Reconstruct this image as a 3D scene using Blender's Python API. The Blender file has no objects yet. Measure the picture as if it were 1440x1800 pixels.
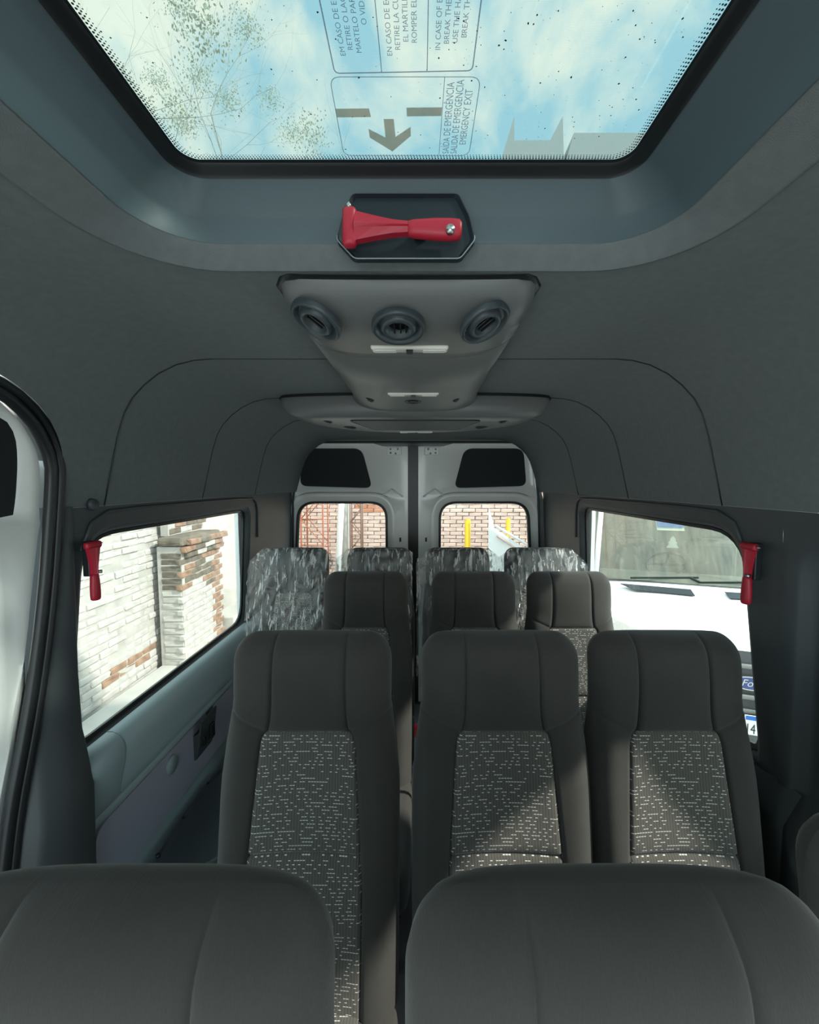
import bpy, bmesh, math, random
from mathutils import Vector, Matrix, noise
R = random.Random(7)
SC = bpy.context.scene
COL = SC.collection
PI = math.pi

# ------------------------------------------------------------------ camera
cd = bpy.data.cameras.new('camera'); cam = bpy.data.objects.new('camera', cd); COL.objects.link(cam)
cd.sensor_fit = 'VERTICAL'; cd.sensor_height = 36; cd.lens = 14.4; cd.shift_x = -19/1800
cd.clip_start = .02; cd.clip_end = 300
cam.location = (.02, 0, 1.60); cam.rotation_euler = (PI/2-math.atan(52/720), 0, 0)
SC.camera = cam

# ------------------------------------------------------------------ world, sun, exposure
W = bpy.data.worlds.new('sky'); SC.world = W; W.use_nodes = True
nt = W.node_tree; nt.nodes.clear()
def wn(t, **k):
    n = nt.nodes.new(t)
    for a, b in k.items(): setattr(n, a, b)
    return n
tc = wn('ShaderNodeTexCoord'); nz = wn('ShaderNodeTexNoise'); nz.inputs['Scale'].default_value = 3.3
nz.inputs['Detail'].default_value = 9; nz.inputs['Roughness'].default_value = .56; nz.inputs['Distortion'].default_value = .25
rp = wn('ShaderNodeValToRGB'); rp.color_ramp.elements[0].position = .45; rp.color_ramp.elements[1].position = .60
rp.color_ramp.elements[0].color = (.40, .66, .77, 1); rp.color_ramp.elements[1].color = (.95, .94, .83, 1)
bg = wn('ShaderNodeBackground'); out = wn('ShaderNodeOutputWorld')
nt.links.new(tc.outputs['Generated'], nz.inputs['Vector']); nt.links.new(nz.outputs['Fac'], rp.inputs['Fac'])
nt.links.new(rp.outputs['Color'], bg.inputs['Color']); nt.links.new(bg.outputs[0], out.inputs[0])
bg.inputs['Strength'].default_value = .95
sd = bpy.data.lights.new('sun', 'SUN'); sun = bpy.data.objects.new('sun', sd); COL.objects.link(sun)
sd.energy = 1.7; sd.angle = math.radians(3); sd.color = (1, .95, .86)
sun.rotation_euler = Vector((.87, -.29, .72)).to_track_quat('Z', 'Y').to_euler()
# daylight through the windscreen and cab windows behind the camera
ld = bpy.data.lights.new('windscreen_daylight', 'AREA'); lo = bpy.data.objects.new('windscreen_daylight', ld); COL.objects.link(lo)
ld.shape = 'RECTANGLE'; ld.size = 1.6; ld.size_y = .8; ld.energy = 3; ld.color = (.9, .97, 1)
lo.location = (0, -1.7, 1.5); lo.rotation_euler = (PI/2, 0, 0)
SC.view_settings.view_transform = 'Standard'; SC.view_settings.look = 'None'
SC.view_settings.exposure = 1.6; SC.view_settings.gamma = 1; SC.view_settings.use_curve_mapping = False

# ------------------------------------------------------------------ materials
def mat(name, col, rough=.6, metal=0, bump=None, vary=0, sheen=0, coat=0, vscale=6, spec=.5):
    m = bpy.data.materials.new(name); m.use_nodes = True
    t = m.node_tree; b = t.nodes['Principled BSDF']
    b.inputs['Base Color'].default_value = (*col, 1); b.inputs['Roughness'].default_value = rough
    b.inputs['Metallic'].default_value = metal; b.inputs['Specular IOR Level'].default_value = spec
    if sheen: b.inputs['Sheen Weight'].default_value = sheen; b.inputs['Sheen Roughness'].default_value = .5
    if coat: b.inputs['Coat Weight'].default_value = coat
    c = t.nodes.new('ShaderNodeTexCoord')
    if bump:
        n = t.nodes.new('ShaderNodeTexNoise'); n.inputs['Scale'].default_value = bump[0]; n.inputs['Detail'].default_value = 4
        bp = t.nodes.new('ShaderNodeBump'); bp.inputs['Strength'].default_value = bump[1]; bp.inputs['Distance'].default_value = .002
        t.links.new(c.outputs['Object'], n.inputs['Vector']); t.links.new(n.outputs['Fac'], bp.inputs['Height'])
        t.links.new(bp.outputs[0], b.inputs['Normal'])
    if vary:
        n2 = t.nodes.new('ShaderNodeTexNoise'); n2.inputs['Scale'].default_value = vscale; n2.inputs['Detail'].default_value = 5
        r = t.nodes.new('ShaderNodeValToRGB')
        r.color_ramp.elements[0].position = .3; r.color_ramp.elements[1].position = .7
        r.color_ramp.elements[0].color = (*[x*(1-vary) for x in col], 1); r.color_ramp.elements[1].color = (*[min(1, x*(1+vary)) for x in col], 1)
        t.links.new(c.outputs['Object'], n2.inputs['Vector']); t.links.new(n2.outputs['Fac'], r.inputs['Fac']); t.links.new(r.outputs[0], b.inputs['Base Color'])
    return m
def math_n(t, op, a, b=None):
    n = t.nodes.new('ShaderNodeMath'); n.operation = op
    for i, x in enumerate((a, b)):
        if x is None: continue
        if isinstance(x, (int, float)): n.inputs[i].default_value = x
        else: t.links.new(x, n.inputs[i])
    return n.outputs[0]
def fabric(name, col, dashes):
    m = mat(name, col, .92, sheen=.25, spec=.2); t = m.node_tree; b = t.nodes['Principled BSDF']
    uv = t.nodes.new('ShaderNodeUVMap'); sp = t.nodes.new('ShaderNodeSeparateXYZ'); t.links.new(uv.outputs[0], sp.inputs[0])
    u, v = sp.outputs[0], sp.outputs[1]
    if dashes:
        row = math_n(t, 'FLOOR', math_n(t, 'DIVIDE', v,   .0076))
        x = math_n(t, 'ADD', math_n(t, 'DIVIDE', u, .0068), math_n(t, 'MULTIPLY', math_n(t, 'MODULO', row, 2), .5))
        cell = math_n(t, 'FLOOR', x)
        cb = t.nodes.new('ShaderNodeCombineXYZ'); t.links.new(cell, cb.inputs[0]); t.links.new(row, cb.inputs[1])
        wn_ = t.nodes.new('ShaderNodeTexWhiteNoise'); wn_.noise_dimensions = '2D'; t.links.new(cb.outputs[0], wn_.inputs['Vector'])
        on = math_n(t, 'GREATER_THAN', wn_.outputs['Value'], .60)
        fv = math_n(t, 'FRACT', math_n(t, 'DIVIDE', v,   .0076)); fu = math_n(t, 'FRACT', x)
        d = math_n(t, 'MULTIPLY', math_n(t, 'MULTIPLY', on, math_n(t, 'LESS_THAN', math_n(t, 'ABSOLUTE', math_n(t, 'SUBTRACT', fv, .5)), .11)),
                   math_n(t, 'LESS_THAN', fu, .80))
        rib = math_n(t, 'LESS_THAN', math_n(t, 'FRACT', math_n(t, 'DIVIDE', u, .0068)), .16)
        mx1 = t.nodes.new('ShaderNodeMixRGB'); mx1.inputs[1].default_value = (*col, 1); mx1.inputs[2].default_value = (*[c*.45 for c in col], 1); t.links.new(rib, mx1.inputs[0])
        mx = t.nodes.new('ShaderNodeMixRGB'); t.links.new(d, mx.inputs[0]); t.links.new(mx1.outputs[0], mx.inputs[1]); mx.inputs[2].default_value = (.80, .79, .74, 1)
        t.links.new(mx.outputs[0], b.inputs['Base Color'])
        h = d
    else:
        mp = t.nodes.new('ShaderNodeMapping'); mp.inputs['Rotation'].default_value = (0, 0, .75); mp.inputs['Scale'].default_value = (700, 160, 1)
        tn = t.nodes.new('ShaderNodeTexNoise'); tn.inputs['Scale'].default_value = 1; t.links.new(uv.outputs[0], mp.inputs[0]); t.links.new(mp.outputs[0], tn.inputs['Vector'])
        s = math_n(t, 'SUBTRACT', math_n(t, 'MULTIPLY', tn.outputs['Fac'], 6), 3)
        h = s
        nn = t.nodes.new('ShaderNodeTexNoise'); nn.inputs['Scale'].default_value = 9; t.links.new(uv.outputs[0], nn.inputs['Vector'])
        k = math_n(t, 'ADD', math_n(t, 'MULTIPLY', s, .05), math_n(t, 'ADD', math_n(t, 'MULTIPLY', nn.outputs['Fac'], .4), .8))
        vm = t.nodes.new('ShaderNodeVectorMath'); vm.operation = 'SCALE'; vm.inputs[0].default_value = col; t.links.new(k, vm.inputs['Scale'])
        t.links.new(vm.outputs[0], b.inputs['Base Color'])
    bp = t.nodes.new('ShaderNodeBump'); bp.inputs['Strength'].default_value = .25 if dashes else .12; bp.inputs['Distance'].default_value = .0006
    t.links.new(h, bp.inputs['Height']); t.links.new(bp.outputs[0], b.inputs['Normal'])
    return m
def glass(name, tint, refl=1.0, rough=0.0, dust=0):
    m = bpy.data.materials.new(name); m.use_nodes = True; t = m.node_tree; t.nodes.clear()
    o = t.nodes.new('ShaderNodeOutputMaterial'); tr = t.nodes.new('ShaderNodeBsdfTransparent'); tr.inputs[0].default_value = (*tint, 1)
    gl = t.nodes.new('ShaderNodeBsdfGlossy'); gl.inputs['Roughness'].default_value = rough
    lw_ = t.nodes.new('ShaderNodeLayerWeight'); lw_.inputs[0].default_value = .5
    fr = math_n(t, 'ADD', math_n(t, 'MULTIPLY', math_n(t, 'POWER', lw_.outputs['Facing'], 5), .9), .035)
    mx = t.nodes.new('ShaderNodeMixShader')
    t.links.new(math_n(t, 'MULTIPLY', fr, refl), mx.inputs[0]); t.links.new(tr.outputs[0], mx.inputs[1]); t.links.new(gl.outputs[0], mx.inputs[2])
    if dust:
        df = t.nodes.new('ShaderNodeBsdfDiffuse'); df.inputs[0].default_value = (.50, .47, .38, 1)
        c = t.nodes.new('ShaderNodeTexCoord'); mp = t.nodes.new('ShaderNodeMapping'); mp.inputs['Scale'].default_value = (9, 2, 1.2)
        n = t.nodes.new('ShaderNodeTexNoise'); n.inputs['Scale'].default_value = 2.2; n.inputs['Detail'].default_value = 6
        t.links.new(c.outputs['Object'], mp.inputs[0]); t.links.new(mp.outputs[0], n.inputs['Vector'])
        m2 = t.nodes.new('ShaderNodeMixShader'); t.links.new(math_n(t, 'MULTIPLY', n.outputs['Fac'], dust*2), m2.inputs[0])
        t.links.new(mx.outputs[0], m2.inputs[1]); t.links.new(df.outputs[0], m2.inputs[2]); t.links.new(m2.outputs[0], o.inputs[0]); return m
    t.links.new(mx.outputs[0], o.inputs[0]); return m
def tint(name, col):
    m = bpy.data.materials.new(name); m.use_nodes = True; t = m.node_tree; t.nodes.clear()
    o = t.nodes.new('ShaderNodeOutputMaterial'); tr = t.nodes.new('ShaderNodeBsdfTransparent'); tr.inputs[0].default_value = (*col, 1)
    df = t.nodes.new('ShaderNodeBsdfDiffuse'); df.inputs[0].default_value = (*col, 1); mx = t.nodes.new('ShaderNodeMixShader'); mx.inputs[0].default_value = .25
    t.links.new(tr.outputs[0], mx.inputs[1]); t.links.new(df.outputs[0], mx.inputs[2]); t.links.new(mx.outputs[0], o.inputs[0]); return m
def emis(name, col, s):
    m = bpy.data.materials.new(name); m.use_nodes = True; b = m.node_tree.nodes['Principled BSDF']
    b.inputs['Base Color'].default_value = (*col, 1); b.inputs['Emission Color'].default_value = (*col, 1); b.inputs['Emission Strength'].default_value = s
    return m
M = dict(
    headliner=mat('headliner_cloth', (.175, .190, .195), .95, bump=(900, .35), vary=.06, vscale=60, spec=.2),
    trim=mat('dark_trim', (.062, .070, .076), .5, bump=(1200, .12)),
    hatchtrim=mat('hatch_trim', (.085, .115, .13), .5, bump=(1200, .1)),
    sill=mat('sill_trim', (.28, .36, .385), .5, bump=(1200, .12)),
    panel=mat('lavender_panel', (.38, .39, .48), .7, bump=(600, .1)),
    floor=mat('floor_vinyl', (.33, .33, .36), .6, bump=(500, .2), vary=.1),
    arch=mat('arch_cover', (.05, .062, .07), .33, bump=(500, .2)),
    rubber=mat('black_rubber', (.013, .015, .017), .38),
    black=mat('black_plastic', (.014, .018, .022), .4),
    navy=mat('dark_recess', (.010, .018, .026), .6),
    duct=mat('duct_plastic', (.145, .150, .149), .36, bump=(1200, .1)),
    white=mat('white_paint', (.86, .86, .83), .28, coat=.4),
    vanwhite=mat('van_white_paint', (.86, .87, .87), .25, coat=.5),
    blank=mat('dark_blank_panel', (.012, .014, .018), .75),
    red=mat('red_plastic', (.48, .014, .038), .42),
    metal=mat('steel', (.6, .6, .58), .3, 1),
    lens=mat('lamp_lens', (.78, .72, .66), .15, coat=.8),
    fab=fabric('seat_fabric', (.054, .051, .047), False),
    ins=fabric('seat_insert_fabric', (.135, .124, .112), True),
    thread=mat('seam_thread', (.02, .02, .02), .9),
    glass=glass('clear_glass', (.95, .97, .96)),
    hglass=glass('hatch_glass', (.55, .60, .59)),
    wglass=glass('windscreen_glass', (.80, .86, .80), 1.6, dust=.22),
    whitewash=mat('whitewash', (.50, .485, .455), .9, bump=(30, 1.0), vary=.14, vscale=7),
    brickraw=mat('bare_brick', (.30, .19, .13), .95, bump=(60, .8), vary=.3, vscale=8),
    brickdark=mat('grimy_brick', (.16, .14, .11), .95, bump=(60, .8), vary=.3, vscale=8),
    mortar=mat('mortar', (.47, .455, .42), .95, bump=(40, .8), vary=.15, vscale=6),
    pinkbrick=mat('pink_brick', (.80, .60, .52), .9, vary=.2, vscale=2),
    pinkmortar=mat('pink_mortar', (.58, .44, .40), .95),
    concrete=mat('concrete', (.55, .54, .50), .9, bump=(30, .4), vary=.1, vscale=3),
    asphalt=mat('paving', (.40, .40, .39), .95, bump=(60, .5), vary=.15, vscale=2),
    rust=mat('red_oxide_steel', (.42, .13, .07), .7),
    dsteel=mat('dark_steel', (.25, .15, .12), .7),
    yellow=mat('yellow_paint', (.85, .52, .02), .5),
    bark=mat('bark', (.58, .56, .50), .9),  # bark and leaf lightened: haze and hatch glare put into the colour
    leaf=mat('hazed_leaf', (.62, .66, .54), .9),
    pale=mat('hazed_wall', (.60, .62, .62), .9),  # pale grey holds the haze over the towers in its colour
    cabin=mat('cab_beige', (.38, .36, .29), .8, vary=.2, vscale=5),
    dash=mat('cab_dash', (.16, .17, .15), .8),
    grille=mat('grille', (.05, .052, .055), .5),
    blue=mat('sticker_blue', (.02, .14, .50), .5), paper=mat('paper_white', (.8, .8, .76), .6),
    navylogo=mat('logo_blue', (.05, .08, .22), .3), chrome=mat('chrome', (.8, .8, .8), .12, 1),
    ink=tint('grey_print', (.36, .37, .44)), tan=tint('tan_print', (.47, .42, .35)),
    frit=mat('frit', (.03, .04, .05), .6), dirt=mat('dirt_speck', (.16, .15, .12), .9),
)
# crumpled clear film
def film_mat():
    m = bpy.data.materials.new('clear_film'); m.use_nodes = True; t = m.node_tree; t.nodes.clear()
    o = t.nodes.new('ShaderNodeOutputMaterial'); tr = t.nodes.new('ShaderNodeBsdfTransparent'); tr.inputs[0].default_value = (.93, .94, .94, 1)
    gl = t.nodes.new('ShaderNodeBsdfGlossy'); gl.inputs['Roughness'].default_value = .07; gl.inputs[0].default_value = (1, 1, 1, 1)
    d1 = t.nodes.new('ShaderNodeBsdfTranslucent'); d1.inputs[0].default_value = (.95, .95, .93, 1); d2 = t.nodes.new('ShaderNodeBsdfDiffuse'); d2.inputs[0].default_value = (.95, .95, .93, 1)
    df = t.nodes.new('ShaderNodeMixShader'); t.links.new(d1.outputs[0], df.inputs[1]); t.links.new(d2.outputs[0], df.inputs[2])
    c = t.nodes.new('ShaderNodeTexCoord'); mp = t.nodes.new('ShaderNodeMapping'); mp.inputs['Scale'].default_value = (62, 24, 7); mp.inputs['Rotation'].default_value = (0, .38, 0)
    n = t.nodes.new('ShaderNodeTexNoise'); n.inputs['Scale'].default_value = 1; n.inputs['Detail'].default_value = 7; n.inputs['Roughness'].default_value = .62; n.inputs['Distortion'].default_value = .45
    t.links.new(c.outputs['Object'], mp.inputs[0]); t.links.new(mp.outputs[0], n.inputs['Vector'])
    bp = t.nodes.new('ShaderNodeBump'); bp.inputs['Strength'].default_value = 1; bp.inputs['Distance'].default_value = .02
    t.links.new(n.outputs['Fac'], bp.inputs['Height']); t.links.new(bp.outputs[0], gl.inputs['Normal'])
    r = t.nodes.new('ShaderNodeValToRGB'); r.color_ramp.elements[0].position = .545; r.color_ramp.elements[1].position = .59  # white streaks painted in as bright reflections on the folds
    r.color_ramp.elements[0].color = (.005, .005, .005, 1); r.color_ramp.elements[1].color = (.92, .92, .92, 1); t.links.new(n.outputs['Fac'], r.inputs[0])
    a = t.nodes.new('ShaderNodeMixShader'); t.links.new(r.outputs[0], a.inputs[0]); t.links.new(tr.outputs[0], a.inputs[1]); t.links.new(df.outputs[0], a.inputs[2])
    b = t.nodes.new('ShaderNodeMixShader'); b.inputs[0].default_value = .13; t.links.new(a.outputs[0], b.inputs[1]); t.links.new(gl.outputs[0], b.inputs[2])
    t.links.new(b.outputs[0], o.inputs[0]); return m
M['film'] = film_mat()

# ------------------------------------------------------------------ helpers
def link(name, me, m=None, parent=None, smooth=False):
    if m is not None: me.materials.append(m)
    if smooth:
        for p in me.polygons: p.use_smooth = True
    o = bpy.data.objects.new(name, me); COL.objects.link(o)
    if parent: o.parent = parent
    return o
def mesh(name, vs, fs, m, parent=None, smooth=False, uvs=None, fix=True):
    me = bpy.data.meshes.new(name); me.from_pydata([tuple(v) for v in vs], [], fs)
    if fix:
        b = bmesh.new(); b.from_mesh(me); bmesh.ops.recalc_face_normals(b, faces=b.faces); b.to_mesh(me); b.free()
    if uvs:
        l = me.uv_layers.new(name='UVMap')
        for lp in me.loops: l.data[lp.index].uv = uvs[lp.vertex_index]
    return link(name, me, m, parent, smooth)
def bmobj(name, b, m, parent=None, smooth=False):
    me = bpy.data.meshes.new(name); bmesh.ops.recalc_face_normals(b, faces=b.faces); b.to_mesh(me); b.free()
    return link(name, me, m, parent, smooth)
def thing(name, label, cat, loc=(0, 0, 0), rz=0, group=None, rot=None, kind=None):
    o = bpy.data.objects.new(name, None); COL.objects.link(o); o.location = loc; o.rotation_euler = rot or (0, 0, rz)
    o.empty_display_size = .1
    if label: o['label'] = label
    if cat: o['category'] = cat
    if group: o['group'] = group
    if kind: o['kind'] = kind
    return o
def tag(o, label=None, cat=None, group=None, kind=None):
    for k, v in (('label', label), ('category', cat), ('group', group), ('kind', kind)):
        if v: o[k] = v
    return o
def box(b, c, s, rot=None, bev=0, seg=2):
    r = bmesh.ops.create_cube(b, size=1); vs = r['verts']
    bmesh.ops.scale(b, vec=s, verts=vs)
    if bev:
        es = list({e for v in vs for e in v.link_edges}); q = bmesh.ops.bevel(b, geom=es, offset=bev, segments=seg, affect='EDGES', profile=.5)
        vs = list({v for f in q['faces'] for v in f.verts} | {v for v in vs if v.is_valid})
    if rot is not None: bmesh.ops.rotate(b, cent=(0, 0, 0), matrix=rot, verts=vs)
    bmesh.ops.translate(b, vec=c, verts=vs); return vs
def tube(b, p, q, r0, r1=None, n=8, cap=True):
    p = Vector(p); q = Vector(q); d = q-p
    r1 = r0 if r1 is None else r1
    k = bmesh.ops.create_cone(b, cap_ends=cap, segments=n, radius1=r0, radius2=r1, depth=d.length)
    mx = Matrix.Translation((p+q)/2) @ d.to_track_quat('Z', 'Y').to_matrix().to_4x4()
    bmesh.ops.transform(b, matrix=mx, verts=k['verts']); return k['verts']
def boxo(name, c, s, m, parent=None, rot=None, bev=0, seg=2, smooth=False):
    b = bmesh.new(); box(b, c, s, rot, bev, seg); return bmobj(name, b, m, parent, smooth)
def tubeo(name, p, q, r0, m, parent=None, r1=None, n=12, smooth=True):
    b = bmesh.new(); tube(b, p, q, r0, r1, n); return bmobj(name, b, m, parent, smooth)
def loft(loops, closed=True, cap0=False, cap1=False):
    n = len(loops[0]); vs = [v for l in loops for v in l]; fs = []
    for i in range(len(loops)-1):
        for j in range(n if closed else n-1):
            k = (j+1) % n; fs.append((i*n+j, i*n+k, (i+1)*n+k, (i+1)*n+j))
    if cap0: fs.append(tuple(range(n)))
    if cap1: fs.append(tuple((len(loops)-1)*n+j for j in range(n)))
    return vs, fs
def lofto(name, loops, m, parent=None, smooth=True, closed=True, cap0=False, cap1=False):
    vs, fs = loft(loops, closed, cap0, cap1); return mesh(name, vs, fs, m, parent, smooth)
def rrect(x0, x1, y0, y1, r, n=8):
    """rounded rectangle, counter-clockwise from the right end of the lower edge; r number or 4 (x1y0, x1y1, x0y1, x0y0)"""
    rs = (r,)*4 if isinstance(r, (int, float)) else r
    out = []
    for (cx, cy, a0, rr) in ((x1-rs[0], y0+rs[0], -90, rs[0]), (x1-rs[1], y1-rs[1], 0, rs[1]), (x0+rs[2], y1-rs[2], 90, rs[2]), (x0+rs[3], y0+rs[3], 180, rs[3])):
        for k in range(n+1):
            a = math.radians(a0+90*k/n); out.append((cx+rr*math.cos(a), cy+rr*math.sin(a)))
    return out
def rpoly(pts, r, n=6):
    """polygon with rounded corners; r number or list"""
    N = len(pts); out = []
    for i in range(N):
        p = Vector(pts[i]); a = Vector(pts[i-1])-p; c = Vector(pts[(i+1) % N])-p
        rr = r if isinstance(r, (int, float)) else r[i]
        a.normalize(); c.normalize(); s = p+a*rr; e = p+c*rr
        for k in range(n+1):
            t = k/n; q = s*(1-t)**2+p*2*t*(1-t)+e*t*t; out.append((q.x, q.y))
    return out
def rays(poly, cen, angs):
    out = []
    N = len(poly); cx, cy = cen
    for a in angs:
        dx, dy = math.cos(a), math.sin(a); best = None
        for i in range(N):
            x1, y1 = poly[i][0]-cx, poly[i][1]-cy; x2, y2 = poly[(i+1) % N][0]-cx, poly[(i+1) % N][1]-cy
            ex, ey = x2-x1, y2-y1; den = dx*ey-dy*ex
            if abs(den) < 1e-12: continue
            t = (x1*ey-y1*ex)/den; u = (x1*dy-y1*dx)/den
            if t > 0 and -1e-7 <= u <= 1+1e-7 and (best is None or t > best): best = t
        best = best or .01
        out.append((cx+dx*best, cy+dy*best))
    return out
def ringpts(polys, cen, n=128, extra=()):
    angs = {round(-PI+2*PI*k/n, 5) for k in range(n)}
    for q in extra: angs.add(round(math.atan2(q[1]-cen[1], q[0]-cen[0]), 5))
    angs = sorted(angs); return [rays(p, cen, angs) for p in polys]
def strip_tube(name, pts, r, m, parent=None, closed=True, n=8, flat=1.0):
    """tube along 3-D points"""
    P = [Vector(p) for p in pts]; N = len(P); loops = []
    prev = None
    for i in range(N):
        a = P[(i-1) % N] if (closed or i > 0) else P[i]; c = P[(i+1) % N] if (closed or i < N-1) else P[i]
        t = (c-a).normalized()
        if prev is None: u = t.orthogonal().normalized()
        else: u = (prev-t*prev.dot(t)).normalized()
        prev = u; v = t.cross(u)
        loops.append([P[i]+(u*math.cos(2*PI*k/n)+v*math.sin(2*PI*k/n)*flat)*r for k in range(n)])
    if closed: loops.append(loops[0])
    return lofto(name, loops, m, parent, True, True, not closed, not closed)
def text(name, s, size, m, parent, mx, align='LEFT', xs=1.0):
    c = bpy.data.curves.new(name, 'FONT'); c.body = s; c.size = size; c.align_x = align; c.fill_mode = 'FRONT'; c.resolution_u = 3
    o = bpy.data.objects.new(name, c); COL.objects.link(o); bpy.context.view_layer.update()
    me = bpy.data.meshes.new_from_object(o.evaluated_get(bpy.context.evaluated_depsgraph_get())); bpy.data.objects.remove(o)
    me.transform(Matrix.Diagonal((xs, 1, 1, 1))); me.transform(mx); me.materials.clear()
    return link(name, me, m, parent)
def copy_tree(o, parent=None):
    c = o.copy(); COL.objects.link(c)
    if parent: c.parent = parent
    for ch in list(o.children): copy_tree(ch, c)
    return c
def lerp_tab(tab, z):
    if z <= tab[0][0]: return tab[0][1]
    for (a, x), (b, y) in zip(tab, tab[1:]):
        if z <= b: return x+(y-x)*(z-a)/(b-a)
    return tab[-1][1]

# ------------------------------------------------------------------ van shell
Z0 = 1.60
# half width of the inner skin by height
TAB = [(0.0, .90), (.40, .90), (.60, .895), (.88, .90), (1.48, .872), (1.54, .868)]
XW = lambda z: lerp_tab(TAB, z)
floor = boxo('floor', (0, .6, -.02), (1.84, 4.6, .04), M['floor']); tag(floor, kind='structure')
# headliner cross-section, from the flat part out and down the side
SEC = [(.55, 1.938), (.60, 1.934), (.65, 1.922), (.70, 1.898), (.74, 1.868), (.775, 1.832), (.80, 1.79), (.82, 1.73), (.838, 1.66), (.855, 1.59), (.869, 1.535)]
ceil = thing('ceiling', None, None, kind='structure')
def ease(y):                                    # the roof dips and narrows a little towards the rear doors
    t = max(0, min(1, (y-2.2)/.64)); return t*t*(3-2*t)
def section_pt(x, z, y):
    e = ease(y); k = 1-.035*e
    return (x*k, y, z-(.045*e if z > 1.8 else .045*e*max(0, (z-1.53)/.27)))
SECZ = [(z, x) for x, z in reversed(SEC)]
def zlow(y, s):                                   # the cloth stops above the sliding door on the left
    if s > 0: return 1.535
    if y > 1.0: return 1.535
    return 1.61+.205*math.sqrt(max(0, 1-(max(0, y-.735)/.262)**2)) if y < .996 else 1.535
def side_strip(y0, y1, s):
    ys = [y0, -.5, 0, .3, .5, .6] + [.66+.01*i for i in range(30)] + [.962, .968, .975, .979, .983, .986, .99, .9935, .9955, .997, 1.0, 1.04, 1.09, y1-.008, y1-.003, y1-.0012, y1]
    ys = sorted(set(ys)); loops = []
    for i, y in enumerate(ys):
        off = .005 if i == len(ys)-1 else .001 if i == len(ys)-2 else 0
        zl = zlow(y, s); L = [section_pt(s*.55, 1.938+off, y)]
        for z in (1.934, 1.922, 1.91, 1.898, 1.883, 1.868, 1.85, 1.832): L.append(section_pt(s*(lerp_tab(SECZ, z)+off*.7), z+off*.7, y))
        for k in range(1, 9): z = 1.832+(zl-1.832)*k/8; L.append(section_pt(s*(lerp_tab(SECZ, z)+off), z, y))
        loops.append(L)
    return lofto('headliner_panel', loops, M['headliner'], ceil, True, closed=False)
def full_strip(y0, y1):
    pts = [(-x, z) for x, z in reversed(SEC)] + [(0, 1.940)] + SEC
    ny = max(2, int((y1-y0)/.07)); ys = [y0+(y1-y0)*i/ny for i in range(ny+1)]
    ys = [y0, y0+.0012, y0+.003, y0+.008] + ys[1:-1] + [y1-.008, y1-.003, y1-.0012, y1]; loops = []
    for i, y in enumerate(ys):
        o = .005 if i in (0, len(ys)-1) else .001 if i in (1, len(ys)-2) else 0
        loops.append([section_pt(x*(1+o), z+o*.9, y) for x, z in pts])
    return lofto('headliner_panel', loops, M['headliner'], ceil, True, closed=False)
def seam(y):
    pts = [(-x, z) for x, z in reversed(SEC)] + SEC
    pts = [section_pt(x*.9995, z-.0003, y) for x, z in pts]
    strip_tube('seam_line', pts, .0016, M['rubber'], ceil, closed=False, n=6)
for y in (1.15, 1.67, 2.2): seam(y)
for a, b_ in ((1.15, 1.67), (1.67, 2.2), (2.2, 2.84)): full_strip(a, b_)
side_strip(-1.3, 1.15, 1); side_strip(-1.3, 1.15, -1)
# flat panel with the hatch opening
HY = .25
def hloop(hx, yr, r, n=10): return rrect(-hx, hx, 2*HY-yr, yr, r, n)
H_out = hloop(.435, .674, .15)
rect = [(-.55, -1.3), (.55, -1.3), (.55, 1.15), (-.55, 1.15)]
a_, b_ = ringpts([rect, H_out], (0, HY), 160, rect)
lofto('headliner_panel', [[(x, y, 1.938) for x, y in a_], [(x, y, 1.938) for x, y in b_]], M['headliner'], ceil, False)
# upper outer roof skin so that no light leaks round the headliner
roof = lofto('roof_skin', [[section_pt(x*1.05, z+.12, y) for x, z in [(-x, z) for x, z in reversed(SEC)]+SEC] for y in (.80, 2.84)], M['vanwhite'], ceil, True, closed=False)

# ------------------------------------------------------------------ roof hatch
hatch = thing('roof_hatch', 'glass emergency roof hatch with grey moulded surround and printed exit notice, overhead', 'hatch', (0, HY, 1.938))
def hl(hx, yr, z, r): return [(x, y-HY, z-1.938) for x, y in hloop(hx, yr, r, 10)]
fl = lofto('flange', [hl(.436, .675, 1.944, .15), hl(.434, .673, 1.932, .15), hl(.428, .671, 1.933, .145), hl(.385, .655, 1.960, .105), hl(.381, .653, 1.962, .10), hl(.380, .653, 1.967, .10)], M['headliner'], hatch)
cb_ = lofto('curb', [hl(.379, .6525, 1.963, .10), hl(.3765, .651, 1.968, .090), hl(.372, .648, 1.998, .065), hl(.368, .645, 2.004, .06), hl(.338, .637, 2.042, .045), hl(.333, .635, 2.048, .042)], M['hatchtrim'], hatch)
lofto('rubber_seal', [hl(.334, .6355, 2.045, .042), hl(.330, .632, 2.049, .036), hl(.322, .624, 2.052, .030), hl(.318, .620, 2.056, .026)], M['rubber'], hatch)
lofto('outer_frame', [hl(.45, .76, 1.958, .10), hl(.42, .73, 2.07, .08), hl(.36, .66, 2.09, .03)], M['rubber'], hatch)
lofto('glass_pane', [hl(.345, .645, 2.060, .07), hl(.345, .645, 2.064, .07)], M['hglass'], hatch, False, cap0=True, cap1=True)
ZG = 2.0565-1.938
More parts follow.
